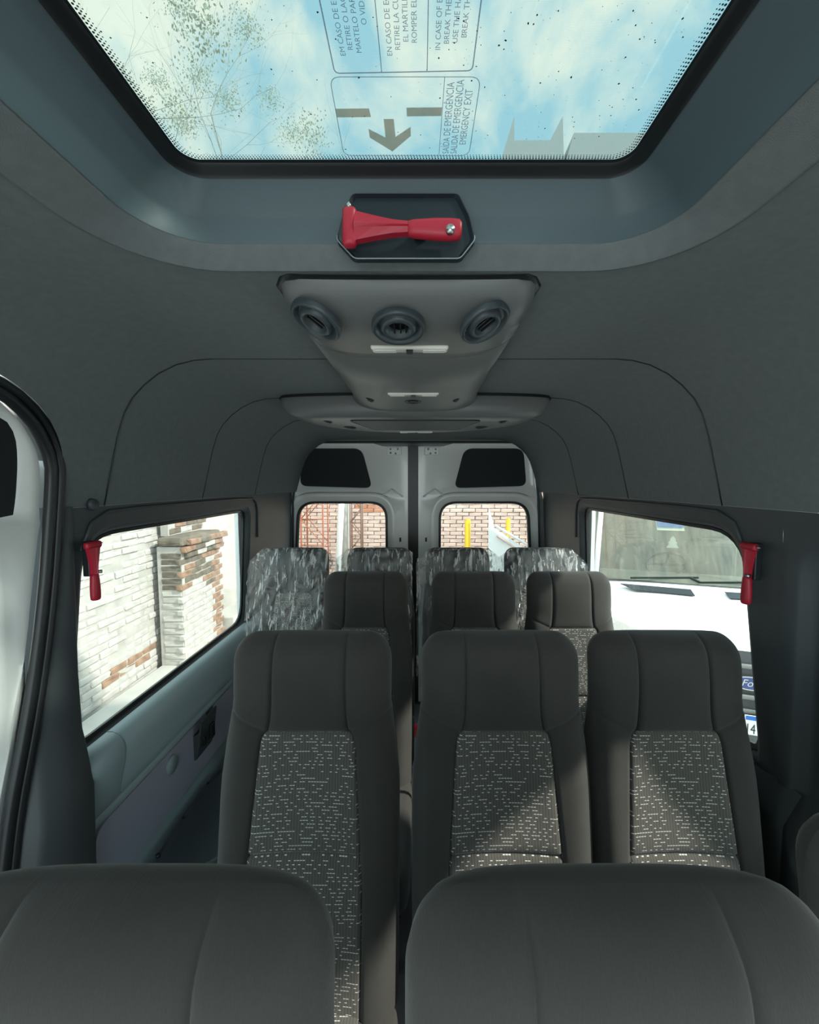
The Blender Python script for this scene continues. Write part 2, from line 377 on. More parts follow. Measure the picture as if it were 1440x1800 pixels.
# frit band and its dots
lofto('frit_band', [hl(.345, .645, 2.0588, .07), hl(.3165, .6185, 2.0588, .026)], M['frit'], hatch, False)
b = bmesh.new()
for k, (rad, off) in enumerate(((.0014, .0025), (.0011, .0055), (.0008, .0085))):
    loop = hloop(.3165-off, .6185-off, .026-off*.5, 12); L = len(loop); acc = 0; step = .0042
    for i in range(L):
        p = Vector(loop[i]); q = Vector(loop[(i+1) % L]); d = (q-p).length
        while acc < d:
            c = p+(q-p)*(acc/d) if d > 0 else p; acc += step
            if c.y > .3:
                vs = [b.verts.new((c.x+rad*math.cos(a*PI/3), c.y-HY+rad*math.sin(a*PI/3), 2.0586-1.938)) for a in range(6)]; b.faces.new(vs)
        acc -= d
tag(bmobj('frit_dots', b, M['frit'], hatch), kind='stuff')
# specks of dirt on top of the glass
b = bmesh.new()
for i in range(420):
    x = R.uniform(-.31, .31); y = R.uniform(.36, .61); r = .0003+.0009*R.random()**3
    if R.random() < .45: x = R.uniform(.02, .30)
    vs = [b.verts.new((x+r*math.cos(a*PI/3)*R.uniform(.6, 1.4), y-HY+r*math.sin(a*PI/3)*R.uniform(.6, 1.4), 2.0645-1.938)) for a in range(6)]; b.faces.new(vs)
tag(bmobj('dirt_specks', b, M['dirt'], hatch), kind='stuff')
# printed notices
def outline(name, pts, w, m, parent, z):
    N = len(pts); cx = sum(p[0] for p in pts)/N; cy = sum(p[1] for p in pts)/N; vs = []; 
    for i in range(N):
        a = Vector(pts[i-1]); p = Vector(pts[i]); c = Vector(pts[(i+1) % N]); t = (c-a)
        if t.length < 1e-9: t = Vector((1, 0))
        t.normalize(); nrm = Vector((-t.y, t.x))
        vs += [(p.x+nrm.x*w/2, p.y+nrm.y*w/2-HY, z), (p.x-nrm.x*w/2, p.y-nrm.y*w/2-HY, z)]
    fs = [(2*i, 2*i+1, (2*i+3) % (2*N), (2*i+2) % (2*N)) for i in range(N)]
    return mesh(name, vs, fs, m, parent, fix=False)
def flat(name, pts, m, parent, z): return mesh(name, [(x, y-HY, z) for x, y in pts], [tuple(range(len(pts)))], m, parent, fix=False)
notice = flat('exit_notice', [(.0472, .497), (.0480, .497), (.0465, .6065), (.0457, .6065)], M['ink'], hatch, ZG)
outline('border', rpoly([(-.0825, .4965), (.0885, .4965), (.0880, .608), (-.0870, .608)], .012), .0010, M['ink'], notice, ZG)
flat('pictogram_bar', [(-.0840, .536), (-.0428, .5355), (-.0418, .5475), (-.0845, .5480)], M['tan'], notice, ZG)
flat('pictogram_bar', [(.0030, .5345), (.0465, .5340), (.0462, .5460), (.0032, .5465)], M['tan'], notice, ZG)
arrow = [(-.0262, .5502), (-.0135, .5502), (-.0128, .577), (.0075, .5615), (.0075, .5755), (-.0186, .601), (-.0471, .578), (-.0471, .5645), (-.0262, .578)]
vs = [(x, y-HY, ZG) for x, y in arrow]
mesh('arrow', vs, [(0, 1, 2, 5, 8), (2, 3, 4, 5), (8, 5, 6, 7)], M['tan'], notice, fix=False)
def up_text(name, s, size, x, y0, parent, xs=1.0):
    # lettering read from below, running from the rear of the hatch towards the front
    mx = Matrix.Translation((x, y0-HY, ZG)) @ Matrix(((0, -1, 0, 0), (-1, 0, 0, 0), (0, 0, 1, 0), (0, 0, 0, 1)))
    return text(name, s, size, M['ink'], parent, mx, xs=xs)
def up(s, size, x, y0, parent, L=None):
    o = up_text('lettering', s, size, x, y0, parent)
    if L:   # fit to length
        ys = [v.co.y for v in o.data.vertices]; k = L/(max(ys)-min(ys)); y_ = max(ys)
        for v in o.data.vertices: v.co.y = y_+(v.co.y-y_)*k
    return o
up('SAÍDA DE EMERGÊNCIA', .0125, .0592, .6050, notice, .102)
up('SALIDA DE EMERGENCIA', .0125, .0702, .6050, notice, .105)
up('EMERGENCY EXIT', .0125, .0812, .5900, notice, .078)
n2 = flat('instruction_notice', [(-.0236, .30), (-.0226, .30), (-.0226, .4910), (-.0236, .4910)], M['ink'], hatch, ZG)
flat('divider', [(.0271, .30), (.0281, .30), (.0281, .4895), (.0271, .4895)], M['ink'], n2, ZG)
outline('border', rpoly([(-.0755, .30), (.0780, .30), (.0778, .4895), (-.0757, .4925)], .006), .0014, M['ink'], n2, ZG)
for x, ls in ((-.0640, ('EM CASO DE EMERGÊNCIA', 'RETIRE O LACRE E USE O', 'MARTELO PARA QUEBRAR', 'O VIDRO')),
              (-.0140, ('EN CASO DE EMERGENCIA', 'RETIRE LA CUBIERTA Y USE', 'EL MARTILLO PARA', 'ROMPER EL CRISTAL')),
              (.0370, ('IN CASE OF EMERGENCY', 'BREAK THE SEAL AND', 'USE THE HAMMER TO', 'BREAK THE GLASS'))):
    ind = {-.0640: (0, .006, .003, .030), -.0140: (0, .006, .014, .013), .0370: (.006, .012, .013, .018)}[x]
    for i, (l, dn) in enumerate(zip(ls, ind)): up(l, .0078, x+.004+.0088*i, .4740-dn, n2)

# ------------------------------------------------------------------ hammers
def hammer(name, label, loc, rot, scale=1.0, mirror=1, group=None):
    """lies along local +x, head at x=0, pointing tip towards +z, front face towards -y"""
    t = thing(name, label, 'hammer', loc, rot=rot, group=group); t.scale = (scale, scale, scale)
    b = bmesh.new(); box(b, (0, 0, 0), (.024, .020, .062), bev=.008, seg=3); bmobj('head', b, M['red'], t, True)
    b = bmesh.new(); tube(b, (-.002, 0, .028), (-.002, 0, .043), .007, .0006, 12); bmobj('tip', b, M['metal'], t, True)
    # web from the head to the waist
    L = []
    for x, h, d in ((.008, .026, .007), (.012, .022, .007), (.04, .016, .007), (.07, .0105, .007), (.095, .0085, .007)):
        L.append([(x, y*d, z*h) for y, z in ((-1, -1), (-1.5, -.2), (-1.9, 0), (-1.5, .2), (-1, 1), (1, 1), (1, -1))])
    lofto('neck', L, M['red'], t, False, cap0=True, cap1=True)
    L = []
    for x, h in ((.094, .007), (.096, .0115), (.105, .0135), (.14, .0165), (.165, .0168), (.178, .0155), (.182, .011)):
        L.append([(x, .011*math.sin(a)*(h/.0168)**.3, h*math.copysign(abs(math.cos(a))**.6, math.cos(a))) for a in [2*PI*k/20 for k in range(20)]])
    lofto('grip', L, M['red'], t, True, cap0=True, cap1=True)
    return t
ht = hammer('safety_hammer', 'red plastic safety hammer lying in the black recess behind the roof hatch', (-.080, .608, 1.960), (0, .02, 0), .87)
tubeo('seal_pin', (.163, -.010, -.008), (.163, -.018, -.008), .007, M['metal'], ht)
# octagonal holder around it
hold = thing('hammer_holder', 'black octagonal hammer recess set in the rear edge of the roof hatch', 'hammer holder', (0, .636, 1.977))
oct_ = [(-.094, .01), (-.080, .044), (.076, .044), (.092, .01), (.100, -.026), (.078, -.055), (-.076, -.055), (-.102, -.026)]
oct_ = rpoly(oct_, .006, 4)
tilt = Matrix.Rotation(-.12, 4, 'X')
def olp(k, d, dz=0): return [tuple(tilt @ Vector((x*k, d, z*k+dz))) for x, z in oct_]
lofto('rim', [olp(.93, -.003), olp(.985, -.010), olp(1.0, -.010), olp(1.01, -.002)], M['navy'], hold, False)
lofto('back_plate', [olp(.94, -.005), olp(.94, -.002)], M['navy'], hold, False, cap0=True, cap1=True)
clr = mat('clear_edge', (.30, .34, .36), .2, coat=.5)
strip_tube('clear_edge', [tuple(tilt @ Vector((x*1.0, -.011, z*1.0))) for x, z in oct_ if z < .0], .0009, clr, hold, closed=False, n=5)
boxo('holding_clip', (.02, -.012, -.017), (.018, .02, .012), M['black'], hold, bev=.002)

# ------------------------------------------------------------------ side walls and windows
def wall_side(s, name, winname):
    X = lambda z, off=0: s*(XW(z)+off)
    wall = thing(name, None, None, kind='structure')
    ya = .99 if s < 0 else .955
    # window outline in (y, z); near edge leans, upper near corner large
    if s < 0: wp = [(1.045, .868), (2.125, .868), (2.135, 1.458), (1.095, 1.458)]
    else: wp = [(1.030, .875), (2.175, .875), (2.18, 1.468), (1.10, 1.468)]
    o0 = rpoly(wp, [.05, .09, .07, .12], 8)
    cen = (sum(p[0] for p in wp)/4, sum(p[1] for p in wp)/4)
    def grow(d, dt=0): # offset outline
        q = []
        for (y, z) in o0:
            v = Vector((y-cen[0], z-cen[1])); hy = .55; hz = .31
            q.append((cen[0]+v.x*(1+d/hy), cen[1]+v.y*(1+d/hz)))
        return q
    rect = [(ya, .84), (2.84, .84), (2.84, 1.5345), (ya, 1.5345)]
    P = ringpts([rect, grow(.022), grow(.016), grow(.010), grow(.0), grow(-.012)], cen, 140, rect)
    mk = lambda p, off: [(X(z, off), y, z) for y, z in p]
    # denser rows for the wall skin
    lofto('wall_trim', [mk(P[0], 0), mk(P[1], 0), mk(P[2], .004)], M['trim'], wall, False)
    lofto('reveal', [mk(P[2], .004), mk(P[3], .006), mk(P[4], .022)], M['trim'], wall, True)
    w = thing(winname, None, None, kind='structure')
    lofto('rubber_seal', [mk(P[4], .018), mk(P[4], .024), mk(P[5], .026), mk(P[5], .034)], M['rubber'], w, False)
    lofto('glass_pane', [mk(P[4], .0335), mk(P[4], .0375)], M['glass'], w, False, cap0=True, cap1=True)
    # overhanging trim edge above the window, with its lip
    strip_tube('trim_lip', [(X(z, -.004), y, z) for y, z in [(2.24, 1.30), (2.235, 1.44), (2.215, 1.492), (2.17, 1.515), (2.0, 1.520), (1.7, 1.522), (1.3, 1.522), (1.16, 1.518), (1.10, 1.49), (1.065, 1.42)]], .005, M['trim'], wall, closed=False)
    # sill band: swept section
    def sweep(nm, sec, y0, y1, m, caps=True, ease0=True):
        ys = [y0, y0+.004, y1]
        L = [[(s*(x+(.004 if i == 0 and ease0 else 0)), y, z) for x, z in sec] for i, y in enumerate(ys)]
        return lofto(nm, L, m, wall, True, closed=False)
    sec = [(.905, .866), (.885, .866), (.868, .858), (.855, .838), (.850, .815), (.853, .79), (.872, .70), (.876, .672), (.888, .664)]
    sweep('sill_band', sec, 1.16, 2.84, M['sill']); sweep('sill_band_end', sec, 1.03, 1.157, M['sill'])
    sweep('sill_rail', [(.893, .666), (.884, .660), (.880, .645), (.886, .630), (.897, .626)], 1.03, 2.84, M['sill'])
    if s < 0:
        pp = rpoly([(1.08, .40), (2.80, .40), (2.80, .622), (1.08, .622)], [.05, .05, .02, .05], 6)
    else: pp = rpoly([(1.08, .40), (2.80, .40), (2.80, .622), (1.08, .622)], [.05, .05, .02, .05], 6)
    lofto('lower_panel', [[(s*.897, y, z) for y, z in pp], [(s*.892, y, z) for y, z in pp]], M['panel'], wall, False, cap1=True)
    sweep('lower_trim', [(.899, .64), (.899, .39), (.885, .375), (.88, .33), (.89, .05), (.90, 0)], 1.03 if s < 0 else .96, 2.84, M['sill'], ease0=False)
    # the skin outside
    ol = [(-1.3, -.1), (2.86, -.1), (2.86, 1.60), (-1.3, 1.60)]
    if s < 0: hole = [(-1.0, .2), (2.15, .2), (2.15, 1.50), (-1.0, 1.50)]
    a_, b_ = None, None
    for (y0, y1, z0, z1) in ((.96, 2.86, -.1, .85), (2.16 if s < 0 else 2.2, 2.86, .85, 1.56), (.95, 2.86, 1.50, 1.75)):
        boxo('outer_skin', (s*.955, (y0+y1)/2, (z0+z1)/2), (.02, y1-y0, z1-z0), M['vanwhite'], wall)
    return wall, X
wl, XL = wall_side(-1, 'wall_left', 'window_1')
wr, XR = wall_side(1, 'wall_right', 'window_2')

# black rubber door seals following the opening edge
def door_edge(z):          # y of the rear edge of the sliding door opening by height
    T = [(0, .78), (.5, .80), (.80, .845), (1.10, .925), (1.39, .972), (1.55, .985), (1.9, .985)]
    return sum(lerp_tab(T, z+d) for d in (-.12, -.06, 0, .06, .12))/5
epts = [(.05*k, 0) for k in range(32)] + [(1.60+.20*math.sin(math.radians(a)), -.25*(1-math.cos(math.radians(a)))) for a in range(0, 91, 10)] + [(1.80, -.5), (1.80, -1.2)]
def xdoor(z): return lerp_tab([(0, .90), (.88, .90), (1.48, .878), (1.6, .868), (1.7, .853), (1.75, .842), (1.80, .826), (1.9, .79)], z)
def seal_path(dy, dx, dz=0): return [(-(xdoor(z)+dx), door_edge(z)+e+dy, z+(dz if e < -.03 else dz*e/-.03 if e < 0 else 0)) for z, e in epts]
strip_tube('door_seal', seal_path(-.002, -.006), .013, M['rubber'], wl, closed=False, n=10)
strip_tube('door_seal', seal_path(.016, -.012, .012), .010, M['rubber'], wl, closed=False, n=10)
# left pillar trim between door and window, down to the floor
PX = [(0, .86), (.5, .848), (.80, .846), (.88, .862), (.95, .874), (1.1, .876), (1.54, .864)]
L = []
for z in [.05*k for k in range(31)]+[1.538]:
    p = lerp_tab(PX, z); e = door_edge(z)+.036; yb_ = lerp_tab([(.2, 1.015), (.80, 1.034), (.90, 1.040)], z)
    L.append([(-.915, yb_+.006, z), (-p-.004, yb_+.004, z), (-p, yb_-.002, z), (-p, e+.012, z), (-p-.010, e, z), (-p-.055, e-.02, z)])
lofto('pillar_trim', L, M['trim'], wl, True, closed=False)

L = []
for z in [.05*k for k in range(18)]+[.875]:
    p = lerp_tab([(0, .86), (.5, .846), (.80, .846), (.875, .885)], z)
    L.append([(.915, 1.062, z), (p+.004, 1.060, z), (p, 1.052, z), (p, .985, z), (p+.02, .955, z), (p+.02, .90, z)])
lofto('pillar_trim', L, M['trim'], wr, True, closed=False)

# sliding door seen from inside
door = thing('door_1', None, None, kind='structure')
def dpt(y, z, off): return (-(xdoor(z)+.012+off), y, z)
# outlines in (y, z)
OUT = [(-.6, 1.50)] + [(-.6, 1.786), (.66, 1.786)] + [(door_edge(z)+e-.012, z) for z, e in reversed(epts) if e > -.26 and z > 1.5] + [(.973, 1.50)]
up_o = OUT
up_h = rpoly([(-.55, 1.520), (.913, 1.520), (.928, 1.60), (.905, 1.745), (-.55, 1.745)], [.01, .02, .08, .07, .01], 8)
cu = (.2, 1.63)
Pq = ringpts([up_o, [(cu[0]+(y-cu[0])*1.01, cu[1]+(z-cu[1])*1.06) for y, z in up_h], up_h], cu, 220, [(-.6, 1.5), (.973, 1.5), (-.6, 1.786)])
lofto('upper_frame', [[dpt(y, z, 0) for y, z in Pq[0]], [dpt(y, z, 0) for y, z in Pq[1]], [dpt(y, z, .006) for y, z in Pq[2]]], M['white'], door, True)
lofto('upper_blank', [[dpt(y, z, .006) for y, z in Pq[2]], [dpt(y, z, .008) for y, z in Pq[2]]], M['blank'], door, False, cap0=True)
low_o = [(-.6, -.02), (door_edge(0)-.015, -.02)] + [(door_edge(z)-.014, z) for z in (.2, .35, .45, .55, .65, .75, .85, 1.0, 1.2, 1.4)] + [(.973, 1.502), (-.6, 1.502)]
cw = (.2, .85)
def lw(d): return rpoly([(-.55, .30+d), (.80-d, .30+d), (.925-d, .86), (.925-d, 1.48-d), (-.55, 1.48-d)], [.02, .10, .12, .09, .02], 8)
Pq = ringpts([low_o, lw(0), lw(.012), lw(.03), lw(.045), lw(.075), lw(.09), lw(.10)], cw, 260, [(-.6, -.02), (.973, 1.502), (-.6, 1.502), (door_edge(0)-.015, -.02)])
offs = [0, 0, .006, .010, .010, .045, .050, .050]
lofto('lower_frame', [[dpt(y, z, o) for y, z in p] for p, o in zip(Pq, offs)], M['white'], door, True)
lw2 = ringpts([lw(.10), rpoly([(-.5, .87), (.80, .87), (.80, 1.36), (-.5, 1.36)], .08)], (.15, 1.1), 120)
lofto('inner_panel', [[dpt(y, z, .051) for y, z in lw2[0]], [dpt(y, z, .051) for y, z in lw2[1]]], M['white'], door, False)
lofto('glass_pane', [[dpt(y, z, .056) for y, z in lw2[1]], [dpt(y, z, .060) for y, z in lw2[1]]], M['glass'], door, False, cap0=True, cap1=True)
# cloth-covered header over the door
L = []
for y in (-1.3, .5, .75, .90, 1.0):
    L.append([(-.885, y, 1.80), (-.84, y, 1.80), (-.815, y, 1.797), (-.80, y, 1.79)])
# headliner drop between door top and rest
# right front wall: window in a deep recess
yb = .955
def rw(d, r=.11): return rpoly([(-.6, .74-d), (yb-.005+d*.0, .74-d), (yb+d*0-.005, 1.475), (-.6, 1.475)], r, 8)
rect = [(-1.3, .0), (yb, .0), (yb, 1.5345), (-1.3, 1.5345)]
cr = (.2, 1.1)
def rec(d, lean=0): return rpoly([(-.9, .66+d), (.935-d, .66+d), (.915-d, 1.478-d), (-.9, 1.478-d)], [.05, .11, .09, .05], 8)
Pq = ringpts([rect, rec(0), rec(.006), rec(.018), rec(.035), rec(.045), rec(.060), rec(.085), rec(.10)], cr, 240, rect)
offs = [0, 0, .004, .018, .030, .022, .022, .045, .05]
lofto('front_trim', [[(XW(z)+o, y, z) for y, z in p] for p, o in zip(Pq, offs)], M['trim'], wr, True)
w3 = thing('window_3', None, None, kind='structure')
lofto('glass_pane', [[(XW(z)+.052, y, z) for y, z in Pq[-1]], [(XW(z)+.056, y, z) for y, z in Pq[-1]]], M['glass'], w3, False, cap0=True, cap1=True)
lofto('rubber_seal', [[(XW(z)+o, y, z) for y, z in p] for p, o in zip(ringpts([rec(.095), rec(.11)], cr, 160), (.046, .050))], M['rubber'], w3, False)
boxo('outer_skin', (.965, -.2, .3), (.02, 2.3, .85), M['vanwhite'], wr)
boxo('outer_skin', (-.985, -.2, .3), (.02, 2.3, .85), M['vanwhite'], wl)
# trim discs
b = bmesh.new(); tube(b, (-.862, 1.097, 1.541), (-.852, 1.097, 1.541), .0165, .014, 20); tag(bmobj('trim_plug', b, M['trim'], None, True), 'round dark grey plug on the left pillar trim above the hammer', 'plug')
b = bmesh.new(); tube(b, (-.894, 1.43, .570), (-.884, 1.43, .570), .034, .031, 24); tag(bmobj('panel_cap', b, M['sill'], None, True), 'round blue-grey cap on the lavender panel under the left window', 'cap')
# seat belt / table bracket on lower panel
br = thing('wall_bracket', 'dark grey hooked plastic bracket on the lavender panel under the left window', 'bracket', (-.893, 1.65, .565))
sec = [(0, -.085), (.012, -.080), (.026, -.02), (.032, .03), (.038, .075), (.034, .080), (.024, .03), (.012, .02), (0, .02)]
lofto('hook_plate', [[(x, y, z) for x, z in sec] for y in (-.075, -.07, .035, .045)], M['arch'], br, False, cap0=True, cap1=True)
boxo('latch', (.036, .005, -.005), (.012, .030, .06), M['rubber'], br, bev=.003)
boxo('catch', (.028, -.045, -.02), (.014, .02, .035), M['rubber'], br, bev=.003)
boxo('back_tab', (.004, .05, .01), (.008, .05, .12), M['arch'], br, bev=.003)
# hammers on the pillars
def wall_hammer(s, loc, label):
    t = hammer('safety_hammer', label, loc, (0, PI/2, PI/2 if s < 0 else -PI/2), .80)
    boxo('holder', (.045, .018, 0.004), (.115, .022, .030), M['black'], t, bev=.003)
    tubeo('seal_pin', (.090, -.002, .010), (.090, -.014, .014), .006, M['metal'], t)
    return t
wall_hammer(-1, (-.835, 1.060, 1.437), 'red safety hammer clipped upright on the left pillar beside the window')
wall_hammer(1, (.842, 1.015, 1.440), 'red safety hammer clipped upright on the right pillar beside the window')
# wheel arch covers
def arch(s, label):
    t = thing('wheel_arch_cover', label, 'wheel arch', (s*.720, 1.45, 0))
    L = []
    for hx, hy, z, r in ((.150, .30, 0, .06), (.150, .30, .26, .10), (.145, .29, .33, .13), (.13, .27, .375, .12), (.11, .25, .392, .10), (.09, .23, .386, .08)):
        L.append([(x, y, z) for x, y in rrect(-hx, hx, -hy, hy, r, 8)])
    lofto('arch_shell', L, M['arch'], t, True, cap0=True, cap1=True)
    for y in (-.20, -.05, .12): tubeo('rivet', (s*.115, y, .383), (s*.115, y, .392), .006, M['rubber'], t)
    lofto('base_flange', [[(x, y, z) for x, y in rrect(-.152-o, .152+o, -.30-o, .30+o, .08, 8)] for o, z in ((0.008, 0), (0.008, .008), (0, .012))], M['rubber'], t, False)
    return t
arch(-1, 'dark moulded wheel arch cover on the floor by the left wall')

# ------------------------------------------------------------------ rear doors
YD = 2.85
rearwall = thing('wall_back', None, None, kind='structure')
def rear_frame():
    # headliner colour surround between wall profile and door opening
    oo = [(-.90, 0), (.90, 0), (.90, .86), (.872, 1.48), (.855, 1.55), (.82, 1.70), (.79, 1.79), (.74, 1.85), (.65, 1.90), (.5, 1.91), (-.5, 1.91), (-.65, 1.90), (-.74, 1.85), (-.79, 1.79), (-.82, 1.70), (-.855, 1.55), (-.872, 1.48), (-.90, .86)]
    op = rpoly([(-.90, .02), (.895, .02), (.838, 1.50), (.79, 1.875), (-.80, 1.875), (-.862, 1.50)], [.02, .02, .05, .10, .10, .05], 8)
    P = ringpts([oo, op], (0, 1.1), 200, oo)
    lofto('surround', [[(x, YD-.012, z) for x, z in P[0]], [(x, YD-.015, z) for x, z in P[1]], [(x, YD+.03, z) for x, z in P[1]]], M['headliner'], rearwall, False)
    strip_tube('door_seal', [(x, YD-.012, z) for x, z in op], .008, M['rubber'], rearwall, closed=True)
rear_frame()
def rear_door(s, name, winname):
    d = thing(name, None, None, kind='structure')
    f = lambda p: [(s*x, z) for x, z in p]
    # coordinates for the right-hand door (x from the split outwards)
    cx = -.03*s
    g = lambda pts: [(x+(-.03 if s > 0 else .03), z) for x, z in pts]
    pan = rpoly(g([(.285, 1.56), (.79, 1.575), (.765, 1.835), (.355, 1.835)]), [.05, .05, .06, .06], 6)
    outU = rpoly(g([(.035, 1.50), (.862, 1.50), (.845, 1.60), (.822, 1.875), (.30, 1.875), (.20, 1.845), (.035, 1.845)]), [.001, .001, .02, .10, .03, .03, .001], 6)
    c = (g([(.56, 1.69)])[0])
    corners = g([(.035, 1.50), (.862, 1.50), (.035, 1.845)])
    gr = lambda p, k: [(c[0]+(x-c[0])*(1+k), c[1]+(z-c[1])*(1+k*1.6)) for x, z in p]
    P = ringpts([outU, gr(pan, .045), gr(pan, .015), pan], c, 160, corners)
    mk = lambda p, o: [(s*x, YD+o, z) for x, z in p]
    lofto('upper_skin', [mk(P[0], .0), mk(P[1], .0), mk(P[2], .010), mk(P[3], .012)], M['white'], d, True)
    lofto('upper_blank', [mk(P[3], .0115), mk(P[3], .014)], M['blank'], d, False, cap0=True)
    win = lambda e: rpoly(g([(.195-e, .80-e), (.835+e, .80-e), (.795+e, 1.452+e), (.195-e, 1.452+e)]), [.12+e, .12+e, .11+e, .11+e], 8)
    outL = g([(.035, .02), (.895, .02), (.862, 1.502), (.035, 1.502)])
    c = g([(.50, 1.05)])[0]
    P = ringpts([outL, win(.082), win(.072), win(.060), win(.046), win(.034), win(.016), win(.010), win(0)], c, 200, outL)
    of = [0, 0, -.012, -.015, -.012, .004, .008, .030, .034]
    lofto('lower_skin', [mk(p, o) for p, o in zip(P, of)], M['white'], d, True)
    w = thing(winname, None, None, kind='structure')
    lofto('rubber_seal', [mk(P[6], .006), mk(P[7], .000), mk(P[8], .006), mk(P[8], .040)], M['rubber'], w, True)
    lofto('glass_pane', [mk(P[8], .036), mk(P[8], .040)], M['glass'], w, False, cap0=True, cap1=True)
    # stamped ribs and latch plate near the split
    bb = bmesh.new()
    for p, q in (((.15, 1.555), (.23, 1.50)), ((.15, 1.555), (.07, 1.50))):
        a = g([p])[0]; b2 = g([q])[0]; tube(bb, (s*a[0], YD, a[1]), (s*b2[0], YD, b2[1]), .006, n=8)
    bmobj('stamped_rib', bb, M['white'], d, True)
    lp = boxo('latch_plate', (s*(.13+(-.03 if s > 0 else .03)), YD-.006, 1.815), (.10, .010, .055), M['white'], d, bev=.004)
    for x, z in ((.105, 1.828), (.155, 1.828), (.155, 1.802), (.120, 1.798)):
        xx = s*(x+(-.03 if s > 0 else .03)); tubeo('bolt', (xx, YD-.016, z), (xx, YD-.008, z), .007, M['metal'], lp, n=8)
    boxo('grommet', (s*(.09+(-.03 if s > 0 else .03)), YD-.004, 1.20), (.012, .008, .03), M['black'], d, bev=.003)
    return d
rear_door(-1, 'door_2', 'window_4'); rear_door(1, 'door_3', 'window_5')
boxo('door_gap', (-.030, YD+.012, .92), (.072, .03, 1.86), M['rubber'], rearwall)
boxo('header', (0, YD+.045, 1.93), (1.75, .04, .16), M['headliner'], rearwall)

# ------------------------------------------------------------------ overhead air duct and rear unit
duct = thing('air_duct', 'long grey moulded overhead air duct with round vents along the ceiling', 'air duct', (0, .70, 1.938))
# section: half-ellipse-like trough below the ceiling, swept along y
def dsec(y, hw, dep, flatw):
    pts = []
    for k in range(25):
        a = PI*k/24; c, s_ = math.cos(a), math.sin(a)
        x = hw*math.copysign(abs(c)**.55, c); z = -dep*abs(s_)**.75
        pts.append((x, y, z))
    return pts
L = [dsec(-.004, .17, .002, 0), dsec(-.002, .185, .012, 0), dsec(.006, .205, .026, 0), dsec(.02, .216, .040, 0), dsec(.05, .222, .054, 0), dsec(.10, .223, .060, 0), dsec(.2, .223, .062, 0), dsec(.232, .223, .062, 0), dsec(.234, .222, .059, 0), dsec(.236, .222, .059, 0), dsec(.238, .223, .062, 0), dsec(.5, .222, .062, 0), dsec(.80, .224, .064, 0), dsec(.872, .235, .07, 0)]
# bow the joint forwards at the sides
L2 = []
for l in L:
    L2.append([(x, y-(.055*max(0, (abs(x)-.12)/.1)**1.5 if .225 < y < .245 else 0), z) for x, y, z in l])
lofto('duct_body', L2, M['duct'], duct, True, closed=False)
gap = lofto('ceiling_gasket', [dsec(-.010, .195, .004, 0), dsec(.0, .212, .008, 0), dsec(.03, .228, .010, 0), dsec(.87, .230, .010, 0)], M['rubber'], duct, True, closed=False)
def vent(name, parent, loc, nrm, r, m_ring=None, deep=True):
    n = Vector(nrm).normalized(); q = n.to_track_quat('Z', 'Y').to_matrix().to_4x4(); mx = Matrix.Translation(loc) @ q
    prof = [(1.0, -.004), (1.0, .004), (.93, .008), (.84, .006), (.76, -.002), (.70, -.006), (.66, .004), (.58, .009), (.44, .007), (.36, -.010)]
    loops = [[tuple(mx @ Vector((r*a*math.cos(2*PI*k/32), r*a*math.sin(2*PI*k/32), h*r/.045))) for k in range(32)] for a, h in prof]
    v = lofto(name, loops, m_ring or M['duct'], parent, True, cap1=True)
    bb = bmesh.new()
    for off in (-.17, .08, .3):
        vs = box(bb, (off*r*.9, 0, -.002*r/.045), (.0022, r*.66, .010*r/.045)); 
        bmesh.ops.transform(bb, matrix=mx, verts=vs)
    bmobj('vent_slat', bb, M['rubber'], v)
    k = tubeo('vent_throat', mx @ Vector((0, 0, -.012*r/.045)), mx @ Vector((0, 0, -.005*r/.045)), r*.375, M['black'], v)
    return v
vent('air_vent', duct, (-.019, .055, -.060), (0, -.25, -1), .048, M['arch'])
vent('air_vent', duct, (-.163, .045, -.053), (-.42, -.30, -1), .047, M['arch'])
vent('air_vent', duct, (.133, .045, -.057), (.42, -.30, -1), .047, M['arch'])
def lamp(y):
    l = boxo('courtesy_lamp', (-.002, y, -.0625), (.160, .026, .012), M['lens'], duct, bev=.005)
    boxo('switch', (-.002, y, -.070), (.014, .020, .004), M['rubber'], l, bev=.001)
    boxo('bulb_cover', (.048, y, -.0685), (.045, .016, .003), M['paper'], l, bev=.001)
    boxo('bulb_cover', (-.052, y, -.0685), (.045, .016, .003), M['paper'], l, bev=.001)
lamp(.165); lamp(.60)
for x, nn in ((-.005, (0, 0, -1)), (-.165, (-.5, 0, -1)), (.158, (.5, 0, -1))):
    vent('air_vent', duct, (x, .72, -.060 if x > -.1 and x < .1 else -.048), nn, .030, M['rubber'])
unit = thing('air_conditioning_unit', 'wide lens-shaped grey air unit across the ceiling at the rear', 'air unit', (0, 1.60, 1.938))
def ulp(k, z, y0, fw):   # plan outline: straight-ish front, bowed rear
    pts = []
    n = 48
    for i in range(n):
        a = 2*PI*i/n; c, s_ = math.cos(a), math.sin(a)
        x = .53*k*math.copysign(abs(c)**.80, c)
        y = (.50*k if s_ > 0 else .085*k)*abs(s_)**(1.0 if s_ > 0 else .7)*(1 if s_ > 0 else -1)+y0
        pts.append((x, y, z))
    return pts
lofto('unit_shell', [ulp(1.0, .0, .06, 0), ulp(1.01, -.018, .06, 0), ulp(.985, -.045, .055, 0), ulp(.95, -.068, .055, 0), ulp(.90, -.082, .06, 0), ulp(.80, -.090, .065, 0)], M['duct'], unit, True, cap1=True)
lofto('ceiling_gasket', [ulp(1.0, -.001, .05, 0), ulp(1.012, -.012, .05, 0)], M['rubber'], unit, True)
gpts = rpoly([(-.26, .05), (.26, .05), (.19, .33), (-.19, .33)], .03, 5)
